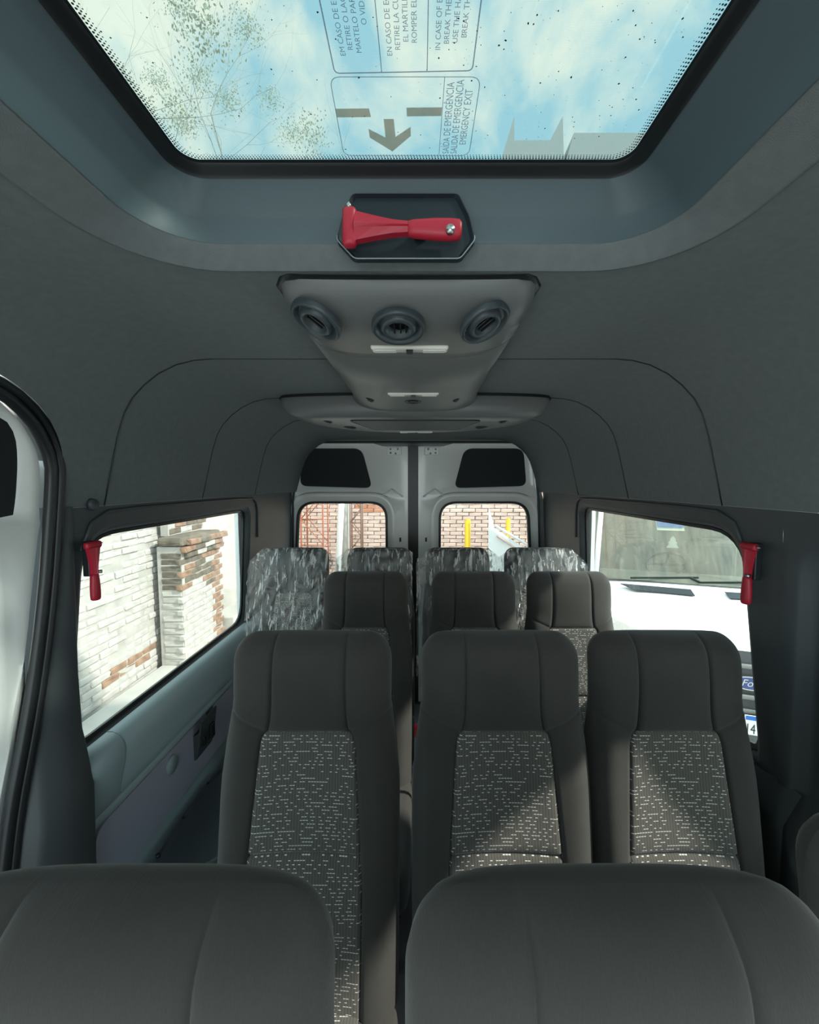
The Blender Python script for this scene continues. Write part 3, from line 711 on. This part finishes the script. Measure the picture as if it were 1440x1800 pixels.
gr_ = lofto('return_grille', [[(x, y, -.0885) for x, y in gpts], [(x, y, -.094) for x, y in gpts]], M['trim'], unit, False, cap0=True, cap1=True)
strip_tube('grille_rim', [(x*1.02, y, -.0925) for x, y in gpts], .0025, M['rubber'], gr_)
for sx in (-1, 1):
    vent('air_vent', unit, (sx*.375, .10, -.083), (sx*.25, 0, -1), .034, M['rubber'])
    vent('air_vent', unit, (sx*.30, .27, -.087), (sx*.2, .2, -1), .030, M['rubber'])
l = boxo('courtesy_lamp', (0, .43, -.090), (.16, .028, .012), M['lens'], unit, bev=.005)
boxo('switch', (0, .43, -.097), (.012, .022, .004), M['rubber'], l, bev=.001)

# ------------------------------------------------------------------ seats
H = .74; T1 = .52; T2 = .25
def seatW(t):
    w = .199+.022*min(1, max(0, (T1+.05-t)/.18))
    if t < .12: w -= .0
    if t < T1+.06 and t > T1-.06: w -= .004*math.cos((t-T1)/.06*PI/2)
    rc = .062
    if t > H-rc: w -= rc*(1-math.sqrt(max(0, 1-((t-(H-rc))/rc)**2)))*.95
    return w
def seatT(t):
    T = .105+.035*max(0, (T1-t)/T1); rt = .045
    if t > H-rt: T *= math.sqrt(max(0.0, 1-((t-(H-rt))/rt)**2))
    return T
def yc(t): return .06+.17*t-.012*math.exp(-((t-.66)/.09)**2)
def us(t):
    wi = .113+.028*max(0, (T1-t)/.4)
    r = .036
    if t >= T1: return .089+.010*math.exp(-(t-T1)/.03)
    if t > T1-r: return wi-(wi-.100)*(1-math.sqrt(max(0, 1-((t-(T1-r))/r)**2)))
    return wi
def seat_rows():
    ts = [-.085, -.06, -.03, 0, .02, .05, .09, .13, .17, .20, .225, .242, .247, .25, .253, .258, .275, .30, .33, .36, .40, .44, .465, .478, .488, .497, .504, .510, .515, .5185, .52, .5215, .525, .532, .545, .56, .58, .60, .62, .64, .655]
    for k in range(1, 15): ts.append(.655+(H-.655)*math.sin(PI/2*k/14))
    return ts
TS = seat_rows(); NI1 = TS.index(.52); NI2 = TS.index(.25)
FR = [1.0, .995, .975, .95, .935, .93, .925, .90, .80, .68, .55, .40, .25, .12, .05, .02]   # fraction of the side strip, seam at 0
CI = [1.0, .99, .97, .92, .8, .6, .35, 0]
def seat_grid():
    G = []; UV = []
    for t in TS:
        row = []; uvr = []
        w = seatW(t); u_s = min(us(t), w*.62); T = seatT(t)
        us_ = [-(u_s+(w-u_s)*f) for f in FR] + [-u_s*c for c in CI] + [u_s*c for c in reversed(CI[:-1])] + [u_s+(w-u_s)*f for f in reversed(FR)]
        for j, u in enumerate(us_):
            tt = t
            if abs(u) > u_s: tt = t+.040*math.exp(-((t-T1)/.07)**2)*(abs(u)-u_s)/(w-u_s)*(1 if t < H-.1 else 0)
            q = min(1, abs(u)/w); T_ = seatT(tt); y = yc(tt)-T_/2*max(0, (1-q**4.5))**.5
            body = 1/(1+math.exp(-(T1-.01-t)/.02)) ; y -= .016*math.exp(-((q-.80)/.16)**2)*body*min(1, T_/.05)
            if abs(u) < u_s: y += (.010*(1-(u/u_s)**2)*body - .006*(1-body)*(1-(u/u_s)**2)*min(1, T_/.05))
            # grooves
            g = .0065*math.exp(-((abs(u)-u_s)/.0035)**2)*min(1, T_/.06)
            if NI1 >= 0: g += .0060*math.exp(-((t-T1)/.004)**2)*(1 if abs(u) <= u_s*1.001 else .55)
            if abs(u) < u_s: g += .0075*math.exp(-((t-T2)/.005)**2)
            if t < T2 and abs(u) < u_s: y -= .010*math.sin(min(1, (T2-t)/.2)*PI)*(1-(u/u_s)**2)
            g += .003*math.exp(-((q-.93)/.008)**2)*min(1, T_/.06)
            row.append((u, y+g, tt)); uvr.append((u, tt))
        G.append(row); UV.append(uvr)
    return G, UV
G, GUV = seat_grid()
NC = len(G[0]); CL = len(FR); CR = NC-len(FR)-1    # seam columns: CL .. CR
def patch(name, r0, r1, c0, c1, m, parent):
    vs = []; uv = []; fs = []
    nc = c1-c0+1
    for i in range(r0, r1+1):
        for j in range(c0, c1+1): vs.append(G[i][j]); uv.append(GUV[i][j])
    for i in range(r1-r0):
        for j in range(nc-1): a = i*nc+j; fs.append((a, a+1, a+nc+1, a+nc))
    return mesh(name, vs, fs, m, parent, True, uv, fix=False)
def make_seat():
    t = thing('passenger_seat', '', 'seat')
    n = len(TS)-1
    patch('head_panel', NI1, n, CL, CR, M['fab'], t)
    for nm, a, b2 in (('head_wing', 0, CL), ('head_wing', CR, NC-1)): patch(nm, NI1, n, a, b2, M['fab'], t)
    for nm, a, b2 in (('side_bolster', 0, CL), ('side_bolster', CR, NC-1)): patch(nm, 0, NI1, a, b2, M['fab'], t)
    patch('back_insert', NI2, NI1, CL, CR, M['ins'], t); patch('lumbar_insert', 0, NI2, CL, CR, M['ins'], t)
    # rear shell
    L = []; uvs = []
    for i, tt in enumerate(TS):
        w = seatW(tt); row = []
        for k in range(17):
            u = w*math.sin(PI/2*(-1+2*k/16)); q = abs(u)/w
            t_e = G[i][0][2] if k in (0, 16) else tt+(G[i][0][2]-tt)*q**6
            row.append((u, yc(t_e)+seatT(t_e)/2*max(0, 1-q**4)**.5, t_e)); uvs.append((u, tt))
        L.append(row)
    vs, fs = loft(L, False); mesh('back_shell', vs, fs, M['fab'], t, True, uvs)
    # cushion
    def cl(k, z, y0=-.42, y1=.055): return [(x, y, z) for x, y in rrect(-.222*k, .222*k, y0+.03*(1-k)*3, y1, .06*k, 6)]
    L = [cl(.90, -.20), cl(.97, -.19), cl(1, -.16), cl(1, -.12), cl(.985, -.095), cl(.94, -.082), cl(.86, -.076)]
    vs, fs = loft(L, True, True, True); mesh('cushion', vs, fs, M['fab'], t, True, [(v[0], v[1]) for v in vs])
    pts = rrect(-.135, .135, -.36, .03, .03, 5); vs, fs = loft([[(x, y, -.08) for x, y in pts], [(x*.985, y, -.070) for x, y in pts], [(x*.93, y*.98, -.067) for x, y in pts]], True, False, True)
    mesh('cushion_insert', vs, fs, M['ins'], t, True, [(v[0], v[1]) for v in vs])
    boxo('seat_frame', (0, -.17, -.225), (.38, .40, .05), M['black'], t, bev=.008)
    for x in (-.16, .16):
        for y in (-.33, .01): tubeo('leg', (x, y, -.23), (x*1.05, y, -.4775), .016, M['black'], t, n=10)
    return t
proto = make_seat()
SZ = .478
# columns (x), row (y at floor reference), scale, label
row2 = 1.04-.19; 
seats = [
    (-.258, .185, 1.0, 'near left seat back in the foreground row, seen from above its head panel', 0),
    (.205, .185, 1.0, 'near centre seat back in the foreground row, widest at the bottom right of the view', 0),
    (.648, .262, 1.0, 'near seat at the right edge, only its upper corner showing by the right pillar', 0),
    (-.252, row2, 1.0, 'left seat of the second row with full patterned insert, beside the left aisle', 0),
    (.221, row2, 1.0, 'middle seat of the second row with patterned insert in view', 0),
    (.637, row2, .96, 'right seat of the second row by the right window', 0),
    (-.212, 1.75-.19, .90, 'left seat of the third row in front of the film-wrapped seats', 0),
    (.246, 1.75-.19, .90, 'middle seat of the third row, dark head panel above the centre seat', 0),
    (.652, 1.75-.19, .90, 'sunlit right seat of the third row beside the right window', 0),
    (-.625, 2.13-.17, .84, 'leftmost rear seat wrapped in clear film by the left window', .04),
    (-.195, 2.13-.17, .84, 'second rear seat from the left wrapped in clear film', .04),
    (.215, 2.13-.17, .84, 'third rear seat from the left wrapped in clear film', .04),
    (.625, 2.13-.17, .84, 'rightmost rear seat wrapped in clear film by the right window', .04)]
GR = ['foreground row seats']*3+['second row seats']*3+['third row seats']*3+['rear row seats in film']*4
for i, (x, y, k, lab, dz) in enumerate(seats):
    o = proto if i == 0 else copy_tree(proto)
    o.location = (x, y, SZ+dz); o.scale = (k, 1, 1); o['label'] = lab; o['group'] = GR[i]
    if i > 8:
        for c in o.children:
            n_ = c.name.split('.')[0]
            if n_ in ('cushion', 'cushion_insert', 'seat_frame'): c.scale.y = .55
            if n_ == 'leg': c.scale = (1, .8, 1.09); c.location.y = 0
    if i == 7:
        boxo('belt_buckle', (-.262, -.12, .215), (.026, .016, .042), M['red'], o, bev=.003)['label'] = 'red seat belt buckle'
        tubeo('buckle_stalk', (-.262, -.12, .195), (-.235, -.06, -.10), .008, M['black'], o)
# ------------------------------------------------------------------ clear film covers
def film(x0, x1, cs, label, seed, zl):
    nx, nt_ = 110, 70
    Yf = 2.13-.17; rr = random.Random(seed)
    offs = Vector((rr.uniform(0, 50), rr.uniform(0, 50), 0)); vs = []
    def top(x):
        d = min(abs(x-c) for c in cs); e = max(0, d-.150)
        return SZ+.04+H+.010-min(.085, e*.85)+.006*noise.noise((x*14, seed, 0))
    for i in range(nt_+1):
        f = i/nt_
        for j in range(nx+1):
            x = x0+(x1-x0)*j/nx; zt = top(x); d = min(abs(x-c) for c in cs); over = max(0, min(1, (.20-d)/.05))
            zb = zl+.05*noise.noise((x*5, seed+3, 0))
            if f < .12:   # over the top from behind
                a = f/.12; y = Yf+.235-.135*a; z = zt-.13*(1-a)**2
            else:
                a = (f-.12)/.88; z = zt-(zt-zb)*a; tl = max(0, z-SZ-.04)
                y = Yf+.100-.17*(H-tl)-.012-.020*math.sin(min(1, a*6)*PI/2)+.05*(1-over)*(1-a*.4)
            s = x*1.0-z*.55
            w1 = noise.noise(offs+Vector((s*16, z*4, 0))); w2 = noise.noise(offs+Vector((s*38, z*11, 5))); w3 = noise.noise(offs+Vector((x*70, z*40, 9)))
            amp = .018*(1-abs(w1))**3+.016*abs(w2)+.005*w3
            vs.append((x+.006*w2, y-amp*(1 if f > .1 else .4), z+.004*w3))
    fs = [(i*(nx+1)+j, i*(nx+1)+j+1, (i+1)*(nx+1)+j+1, (i+1)*(nx+1)+j) for i in range(nt_) for j in range(nx)]
    o = mesh('plastic_film', vs, fs, M['film'], None, True); tag(o, label, 'plastic film', 'film covers on the rear seats'); return o
film(-.855, -.02, (-.625, -.195), 'crumpled clear plastic film draped over the two left rear seats', 3, .62)
film(.00, .875, (.215, .625), 'crumpled clear plastic film draped over the two right rear seats', 11, .60)

# ------------------------------------------------------------------ outside: ground and left wall
GZ = -.70
ground = mesh('ground', [(-60, -40, GZ), (60, -40, GZ), (60, 60, GZ), (-60, 60, GZ)], [(0, 1, 2, 3)], M['asphalt']); tag(ground, kind='structure')
side = boxo('sidewalk', (-2.47, 1.5, GZ+.05), (1.24, 11, .10), M['concrete']); tag(side, 'grey concrete pavement strip at the foot of the white brick wall', 'pavement')
def brick_mesh(nm, sx, sy, sz, seed):
    b = bmesh.new(); vs = box(b, (0, 0, 0), (sx, sy, sz), bev=.009, seg=1); rr = random.Random(seed)
    for v in b.verts: v.co += Vector((rr.uniform(-1, 1)*.008, rr.uniform(-1, 1)*.006, rr.uniform(-1, 1)*.004))
    me = bpy.data.meshes.new(nm); bmesh.ops.recalc_face_normals(b, faces=b.faces); b.to_mesh(me); b.free(); return me
bl = thing('boundary_wall', 'old whitewashed brick boundary wall seen through the left window', 'wall', (-3.2, 3.0, GZ))
boxo('mortar_core', (-.073, 2.6, 1.45), (.20, 9.0, 2.9), M['mortar'], bl)
variants = {}
for mn in ('whitewash', 'brickraw', 'brickdark'):
    for k in range(4):
        me = brick_mesh('brick', .07, .235, .066, k*7+len(mn)); me.materials.append(M[mn]); variants[(mn, k)] = me
cnt = 0; rest = bmesh.new()
BR = []
for r_ in range(38):
    for c_ in range(34):
        y = -1.8+c_*.25+(.125 if r_ % 2 else 0)+R.uniform(-.006, .006); z = .04+r_*.076
        if 2.75+.2 < y+0 < 4.15: continue                       # concrete bay
        BR.append((y, z, R.uniform(-.012, .012), r_, c_))
def seen(y, z):
    Y = y+3.0
    return 3.4 < Y < 8.6 and .1 < z < 2.5
vis = sorted([b for b in BR if seen(b[0], b[1])], key=lambda b: b[0])
ind = set(id(b) for b in vis[:210])
for bk in BR:
    y, z, dx, r_, c_ = bk
    mn = 'whitewash'; q = noise.noise((y*1.3, z*1.3, 4))
    if q > .62 or (z > 2.3 and R.random() < .15): mn = 'brickraw'
    if 1.0 < y < 1.7 and .25 < z < .42: mn = 'brickraw'
    if y > 4.1 and R.random() < .5: mn = 'brickdark'
    me = variants[(mn, R.randrange(4))]
    if id(bk) in ind:
        o = bpy.data.objects.new('brick', me); COL.objects.link(o); o.parent = bl; o.location = (dx, y, z)
    else:
        n0 = len(rest.verts); rest.from_mesh(me); rest.verts.ensure_lookup_table()
        for v in rest.verts[n0:]: v.co += Vector((dx, y, z))
tag(bmobj('far_bricks', rest, M['whitewash'], bl), kind='stuff')
boxo('concrete_bay', (.0, 3.5, 1.45), (.10, 1.25, 2.9), M['concrete'], bl)
boxo('coping', (-.1, 2.6, 2.93), (.32, 9.0, .07), M['mortar'], bl, bev=.01)
# pier
pier = thing('brick_pier', 'crumbling brick pier with exposed dark bricks against the white wall', 'pier', (-2.945, 5.25, GZ+.10))
boxo('mortar_core', (0, 0, .72), (.285, .935, 1.44), M['mortar'], pier); boxo('mortar_core', (-.125, .06, 2.10), (.09, .80, 1.1), M['mortar'], pier)
k = 0
for r_ in range(20):
    for c_ in range(4):
        y = -.345+c_*.23+(.05 if r_ % 2 else -.03); z = .04+r_*.076
        if y > .40: continue
        mn = 'whitewash' if r_ < 11 or R.random() < .25 else ('brickdark' if R.random() < .75 else 'brickraw')
        if c_ == 3: mn = 'brickraw'
        o = bpy.data.objects.new('brick', variants[(mn, R.randrange(4))]); COL.objects.link(o); o.parent = pier
        o.location = (.115+R.uniform(-.004, .008)+(.03*(r_-16) if r_ > 16 else 0), y, z); o.rotation_euler = (R.uniform(-.03, .03), 0, R.uniform(-.03, .03))
for r_ in range(18):  # return face of the pier towards the camera
    o = bpy.data.objects.new('brick', variants[('whitewash' if r_ < 12 else 'brickdark', r_ % 4)]); COL.objects.link(o); o.parent = pier
    o.location = (.02, -.44, .04+r_*.076); o.rotation_euler = (0, 0, PI/2)
b = bmesh.new(); box(b, (.04, -.05, 1.50), (.30, .92, .10), bev=.03, seg=2)
for v in b.verts: v.co += Vector(noise.noise_vector(v.co*9))*.03
bmobj('broken_cap', b, M['brickdark'], pier)
for r_ in range(14):
    for c_ in range(3):
        o = bpy.data.objects.new('brick', variants[('brickdark' if R.random() < .6 else 'brickraw' if R.random() < .5 else 'whitewash', R.randrange(4))]); COL.objects.link(o); o.parent = pier
        o.location = (-.105, -.20+c_*.25+(.12 if r_ % 2 else 0)-.0, 1.60+r_*.076)
kb = boxo('concrete_block', (-2.85, 6.2, GZ+.23), (.35, .8, .26), M['concrete'], bev=.02); tag(kb, 'low grey concrete block at the foot of the wall past the pier', 'block')

# ------------------------------------------------------------------ outside: behind the rear doors
YB = 9.2
bw = thing('rear_brick_wall', 'sunlit pinkish brick wall seen through the rear door windows', 'wall', (0, YB, GZ))
boxo('mortar_core', (1.0, .12, 2.4), (13, .2, 4.8), M['pinkmortar'], bw)
meb = [brick_mesh('brick', .27, .06, .074, 90+k) for k in range(4)]
mx_ = mat('brick_shade', (.72, .54, .47), .9, vary=.12, vscale=1.5); mo = mat('brick_orange', (.60, .25, .13), .9)
for m_ in meb: m_.materials.append(mx_)
meo = brick_mesh('brick', .27, .06, .074, 99); meo.materials.append(mo)
rest = bmesh.new(); n_ind = 0
cand = []
for r_ in range(56):
    for c_ in range(44):
        cand.append((-5.3+c_*.285+(.14 if r_ % 2 else 0), .04+r_*.086, r_, c_))
for x, z, r_, c_ in cand:
    me = meb[R.randrange(4)]
    if r_ in (19, 20) and (-1.35 < x < -.85): me = meo
    if -2.9 < x < 2.7 and 1.15 < z < 2.05 and n_ind < 300:
        if (x < -.15 or x > .2):
            o = bpy.data.objects.new('brick', me); COL.objects.link(o); o.parent = bw; o.location = (x, R.uniform(-.008, .008), z); n_ind += 1; continue
    n0 = len(rest.verts); rest.from_mesh(me); rest.verts.ensure_lookup_table(); dy = R.uniform(-.008, .008)
    for v in rest.verts[n0:]: v.co += Vector((x, dy, z))
tag(bmobj('far_bricks', rest, mx_, bw), kind='stuff')
def post(x, y, top, r, label):
    t = thing('yellow_post', label, 'post', (x, y, GZ))
    tubeo('shaft', (0, 0, .01), (0, 0, top), r, M['yellow'], t); boxo('base_plate', (0, 0, .006), (r*4, r*4, .012), M['yellow'], t)
    tubeo('cap', (0, 0, top), (0, 0, top+.02), r*.9, M['yellow'], t, r1=r*.4)
post(.88, 7.4, 1.62, .055, 'thick yellow post behind the right rear door window')
post(1.70, 7.8, 1.60, .045, 'thinner yellow post at the right edge of the right rear door window')
# lattice masts
def lattice(x, y, w, h, m, label, cross=.28):
    t = thing('lattice_mast', label, 'mast', (x, y, GZ))
    for sx in (-1, 1):
        for sy in (-1, 1): tubeo('upright', (sx*w/2, sy*w/2, 0), (sx*w/2, sy*w/2, h), .016, m, t, n=6)
    z = .1; k = 0
    while z+cross < h:
        for sy in (-1, 1): tubeo('brace', (-w/2 if k % 2 else w/2, sy*w/2, z), (w/2 if k % 2 else -w/2, sy*w/2, z+cross), .009, m, t, n=5)
        tubeo('rung', (-w/2, -w/2, z), (w/2, -w/2, z), .009, m, t, n=5)
        z += cross; k += 1
    return t
lattice(-1.28, 8.3, .22, 3.2, M['dsteel'], 'brown lattice mast behind the left rear door window')
lattice(-2.05, 8.0, .42, 3.0, M['rust'], 'red-brown wide lattice mast at the left edge of the rear window', .5)
for nm, p, q, r, m, lab in (('leaning_pole', (-1.62, 7.9, GZ), (-1.42, 7.9, 2.6), .06, 'vanwhite', 'white pole leaning against the pink brick wall'),
                            ('upright_beam', (-1.60, 8.6, GZ), (-1.50, 8.6, 2.6), .10, 'concrete', 'pale grey beam between the two lattice masts')):
    tag(tubeo(nm, p, q, r, M[m]), lab, 'pole' if 'pole' in nm else 'beam')
ramp = thing('white_ramp', 'white sloping ramp with side rail behind the right rear door window', 'ramp', (1.35, 7.2, GZ))
lofto('side_panel', [[(x, y, z) for x, z in ((-.12, 0), (-.12, 1.85), (-.02, 1.50), (.65, 1.05), (.65, 0))] for y in (0, .06)], M['vanwhite'], ramp, False, cap0=True, cap1=True)
tubeo('rail', (-.02, -.05, 1.55), (.7, -.05, 1.12), .022, M['vanwhite'], ramp); tubeo('rail', (.02, -.05, 1.36), (.6, -.05, .98), .02, M['pinkmortar'], ramp)

# ------------------------------------------------------------------ outside: parked white van on the right
van = thing('white_van', 'white van parked facing forward outside the right window, bonnet and windscreen in view', 'van', (2.30, 2.74, GZ), rz=-.33)
def vx(hw, k, y, z, bow):      # cross row from -hw to hw with plan bow
    out = []
    for i in range(25):
        u = -1+2*i/24; out.append((hw*u, y+bow*abs(u)**2.6, z-k*abs(u)**3))
    return out
lofto('bumper', [vx(.92, 0, .02, .28, .22), vx(.97, 0, -.06, .36, .26), vx(.98, 0, -.06, .58, .26), vx(.97, 0, .0, .62, .26)], M['grille'], van, True, closed=False)
lofto('grille_panel', [vx(.97, 0, .0, .62, .26), vx(.96, 0, .01, .80, .26), vx(.94, 0, .03, 1.02, .28), vx(.92, .01, .07, 1.12, .30)], M['grille'], van, True, closed=False)
for z, y in ((.72, -.005), (.82, -.005), (1.03, .015)):
    L = [vx(.62, 0, y-.012, z-.016, .11), vx(.62, 0, y-.022, z, .11), vx(.62, 0, y-.010, z+.016, .11)]
    lofto('grille_bar', L, mat('bar_grey', (.22, .22, .21), .5) if z == .72 else bpy.data.materials['bar_grey'], van, True, closed=False)
lofto('bonnet', [vx(.92, .01, .065, 1.115, .30), vx(.92, .02, .10, 1.165, .30), vx(.93, .04, .25, 1.20, .30), vx(.94, .05, .6, 1.265, .22), vx(.94, .06, .95, 1.315, .18), vx(.93, .07, 1.12, 1.33, .18)], M['vanwhite'], van, True, closed=False)
for sx in (-1, 1):
    hv = [(sx*.13, .80, 1.302), (sx*.60, .86, 1.300), (sx*.70, 1.0, 1.318), (sx*.13, .93, 1.325)]
    vs = [Vector(p) for p in hv]; 
    me = lofto('bonnet_vent', [[tuple(v) for v in vs], [tuple(v+Vector((0, 0, .006))) for v in vs]], M['black'], van, False, cap1=True)
    hp = [(sx*.52, .09, 1.02), (sx*.93, .34, 1.06), (sx*.945, .62, 1.19), (sx*.80, .32, 1.17), (sx*.55, .14, 1.12)]
    lofto('headlamp', [[(x, y+.01, z) for x, y, z in hp], [(x, y-.02, z) for x, y, z in hp]], M['lens'], van, False, cap1=True)
    # A-pillar, fender sides
    lofto('side_panel', [[(sx*.945, y, z0), (sx*1.0, y, z0+(z1-z0)*.4), (sx*.96, y, z1)] for y, z0, z1 in ((.33, .3, 1.13), (.8, .3, 1.22), (1.3, .3, 1.30), (5.2, .3, 1.30))], M['vanwhite'], van, True, closed=False)
    tubeo('windscreen_pillar', (sx*.90, 1.32, 1.28), (sx*.80, 1.98, 2.08), .028, M['vanwhite'], van, n=10)
    mr = boxo('mirror_housing', (sx*1.12, 1.45, 1.45), (.16, .12, .30), M['black'], van, bev=.04, seg=3, smooth=True)
    lofto('upper_side', [[(sx*.95, y, 1.30), (sx*.86, y, 2.10)] for y in (2.4, 5.2)], M['vanwhite'], van, False, closed=False)
lofto('cowl', [vx(.92, .07, 1.10, 1.332, .18), vx(.88, .05, 1.26, 1.31, .18)], M['black'], van, True, closed=False)
lofto('windscreen', [vx(.90, .03, 1.22, 1.315, .20), vx(.87, .02, 1.55, 1.68, .17), vx(.82, .01, 1.92, 2.07, .14)], M['wglass'], van, True, closed=False)
lofto('roof', [vx(.84, .02, 1.90, 2.06, .14), vx(.84, .04, 1.98, 2.13, .14), vx(.84, .05, 2.4, 2.30, .05), vx(.84, .05, 5.2, 2.45, 0)], M['vanwhite'], van, True, closed=False)
boxo('dashboard', (0, 1.62, 1.22), (1.7, .55, .16), M['dash'], van, bev=.05)
boxo('bulkhead', (0, 2.55, 1.55), (1.66, .05, 1.25), M['cabin'], van); boxo('cab_floor', (0, 2.0, .65), (1.7, 1.2, .05), M['dash'], van)
for sx in (-.42, .42):
    boxo('cab_seat', (sx, 2.30, 1.25), (.50, .16, .75), M['dash'], van, bev=.06, seg=3); boxo('headrest', (sx, 2.28, 1.74), (.26, .10, .18), M['dash'], van, bev=.04, seg=3)
for sx in (-.30, .30):
    b = bmesh.new(); tube(b, (sx-.28, 1.235, 1.335), (sx+.32, 1.27, 1.375), .010, n=6); tube(b, (sx+.32, 1.22, 1.34), (sx+.25, 1.26, 1.37), .012, n=6); bmobj('wiper', b, M['rubber'], van)
c0 = Vector((-.16, 1.75, 1.40)); q = Matrix.Rotation(-.9, 3, 'X')
sw = strip_tube('steering_wheel', [c0+q @ Vector((.19*math.cos(a), .19*math.sin(a), 0)) for a in [2*PI*k/28 for k in range(28)]], .014, M['black'], van)
b = bmesh.new(); tube(b, c0, c0+q @ Vector((.18, 0, 0)), .014); tube(b, c0, c0+q @ Vector((-.18, 0, 0)), .014); tube(b, c0, c0+q @ Vector((0, -.18, 0)), .014); bmobj('spokes', b, M['black'], sw)
# windscreen sticker (two blue halves on white) and hanging freshener
st = boxo('windscreen_sticker', (-.14, 1.735, 1.840), (.26, .004, .15), M['paper'], van, rot=Matrix.Rotation(-.72, 3, 'X'))
boxo('sticker_print', (-.14, 1.728, 1.852), (.25, .004, .09), M['blue'], st, rot=Matrix.Rotation(-.72, 3, 'X'))
fr_ = [(0, .09), (.03, .05), (.018, .05), (.045, .01), (.028, .01), (.06, -.04), (-.06, -.04), (-.028, .01), (-.045, .01), (-.018, .05), (-.03, .05)]
lofto('air_freshener', [[(-.12+x, y, 1.64+z) for x, z in fr_] for y in (1.66, 1.666)], M['paper'], van, False, cap0=True, cap1=True)
# oval emblem with script lettering
em = thing('oval_emblem', None, None); em.parent = van; em.location = (.0, -.02, .925); em.rotation_euler = (PI/2, 0, 0)
def oval(a, b2, z0, z1): return [[(a*k*math.cos(2*PI*i/40), b2*k*math.sin(2*PI*i/40), z) for i in range(40)] for z, k in ((z0, 1), (z1, .97))]
lofto('oval_rim', oval(.125, .050, 0, .012), M['chrome'], em, False, cap0=True, cap1=True)
lofto('oval_field', oval(.115, .042, .012, .0145), M['navylogo'], em, False, cap1=True)
text('lettering', 'Ford', .070, M['chrome'], em, Matrix.Translation((0, -.020, .016)) @ Matrix(((1, .28, 0, 0), (0, 1, 0, 0), (0, 0, 1, 0), (0, 0, 0, 1))), 'CENTER', .95)
plm = boxo('licence_plate', (.15, -.085, .66), (.40, .010, .135), M['paper'], van, bev=.003)
boxo('plate_band', (.15, -.092, .712), (.392, .003, .028), M['blue'], plm)
text('lettering', '14', .098, M['rubber'], plm, Matrix.Translation((-.048, -.0925, .604)) @ Matrix.Rotation(PI/2, 4, 'X'), 'LEFT', .62)

# ------------------------------------------------------------------ outside: trees and buildings above
def tree(x, y, label, seed, h0=3.2, sc=1.0):
    t = thing('bare_tree', label, 'tree', (x, y, GZ)); rr = random.Random(seed)
    vs = []; fs = []; tips = []
    def seg(p, q, r0, r1):
        d = (q-p).normalized(); u = d.orthogonal().normalized(); v = d.cross(u); n = 5; base = len(vs)
        for (c, r) in ((p, r0), (q, r1)):
            for k in range(n): vs.append(c+(u*math.cos(2*PI*k/n)+v*math.sin(2*PI*k/n))*r)
        for k in range(n): fs.append((base+k, base+(k+1) % n, base+n+(k+1) % n, base+n+k))
    def grow(p, d, L, r, lev):
        n = 4
        for i in range(n):
            d = (d+Vector((rr.gauss(0, .16), rr.gauss(0, .16), rr.gauss(.02, .10)))).normalized(); q = p+d*L/n
            seg(p, q, r, r*.86); p = q; r *= .86
            if lev < 5 and i >= 1:
                for _ in range(1 if lev < 4 else 2):
                    dd = (d+Vector((rr.gauss(0, .6), rr.gauss(0, .6), rr.gauss(.08, .45)))).normalized()
                    grow(p, dd, L*rr.uniform(.55, .78), r*.62, lev+1)
        if lev >= 4: tips.append(p)
    grow(Vector((0, 0, 0)), Vector((.05, 0, 1)), h0, .15*sc, 0)
    mesh('branches', vs, fs, M['bark'], t, fix=False)
    b = bmesh.new()
    cl = [rr.choice(tips) for _ in range(44)]
    for c in cl:
        for _ in range(420):
            p = c+Vector((rr.gauss(0, .17), rr.gauss(0, .17), rr.gauss(0, .14))); a = Vector((rr.gauss(0, 1), rr.gauss(0, 1), rr.gauss(0, 1))).normalized()*.024; e = a.orthogonal().normalized()*.012
            b.faces.new([b.verts.new(p-a), b.verts.new(p+e), b.verts.new(p+a), b.verts.new(p-e)])
    tag(bmobj('foliage', b, M['leaf'], t), kind='stuff')
    return t
tree(-4.5, 6.2, 'sparse tree seen through the upper left of the roof hatch', 5, 4.6, 1.0)
tree(-5.4, 10.2, 'second sparse tree lower in the left corner of the roof hatch', 9, 5.6, 1.0)
def tower(name, pts, y, label):
    t = thing(name, label, 'building', (pts[0][0], y, GZ)); x0 = pts[0][0]
    lofto('tower_wall', [[(x-x0, yy, z+1.6-GZ if z > 0 else 0) for x, z in pts] for yy in (0, 5)], M['pale'], t, False, cap0=True, cap1=True)
    return t
tower('tower_block', [(4.6, 0), (4.63, 18.4), (5.40, 20.9), (5.42, 19.6), (7.48, 19.6), (8.17, 20.9), (8.3, 18.4), (8.3, 0)], 25, 'tall pale tower with two pointed fins behind the hatch glass')
tower('office_block', [(8.36, 0), (8.4, 18.4), (8.84, 20.0), (13.1, 20.0), (13.1, 0)], 25, 'broad pale building block in the right corner of the hatch glass')
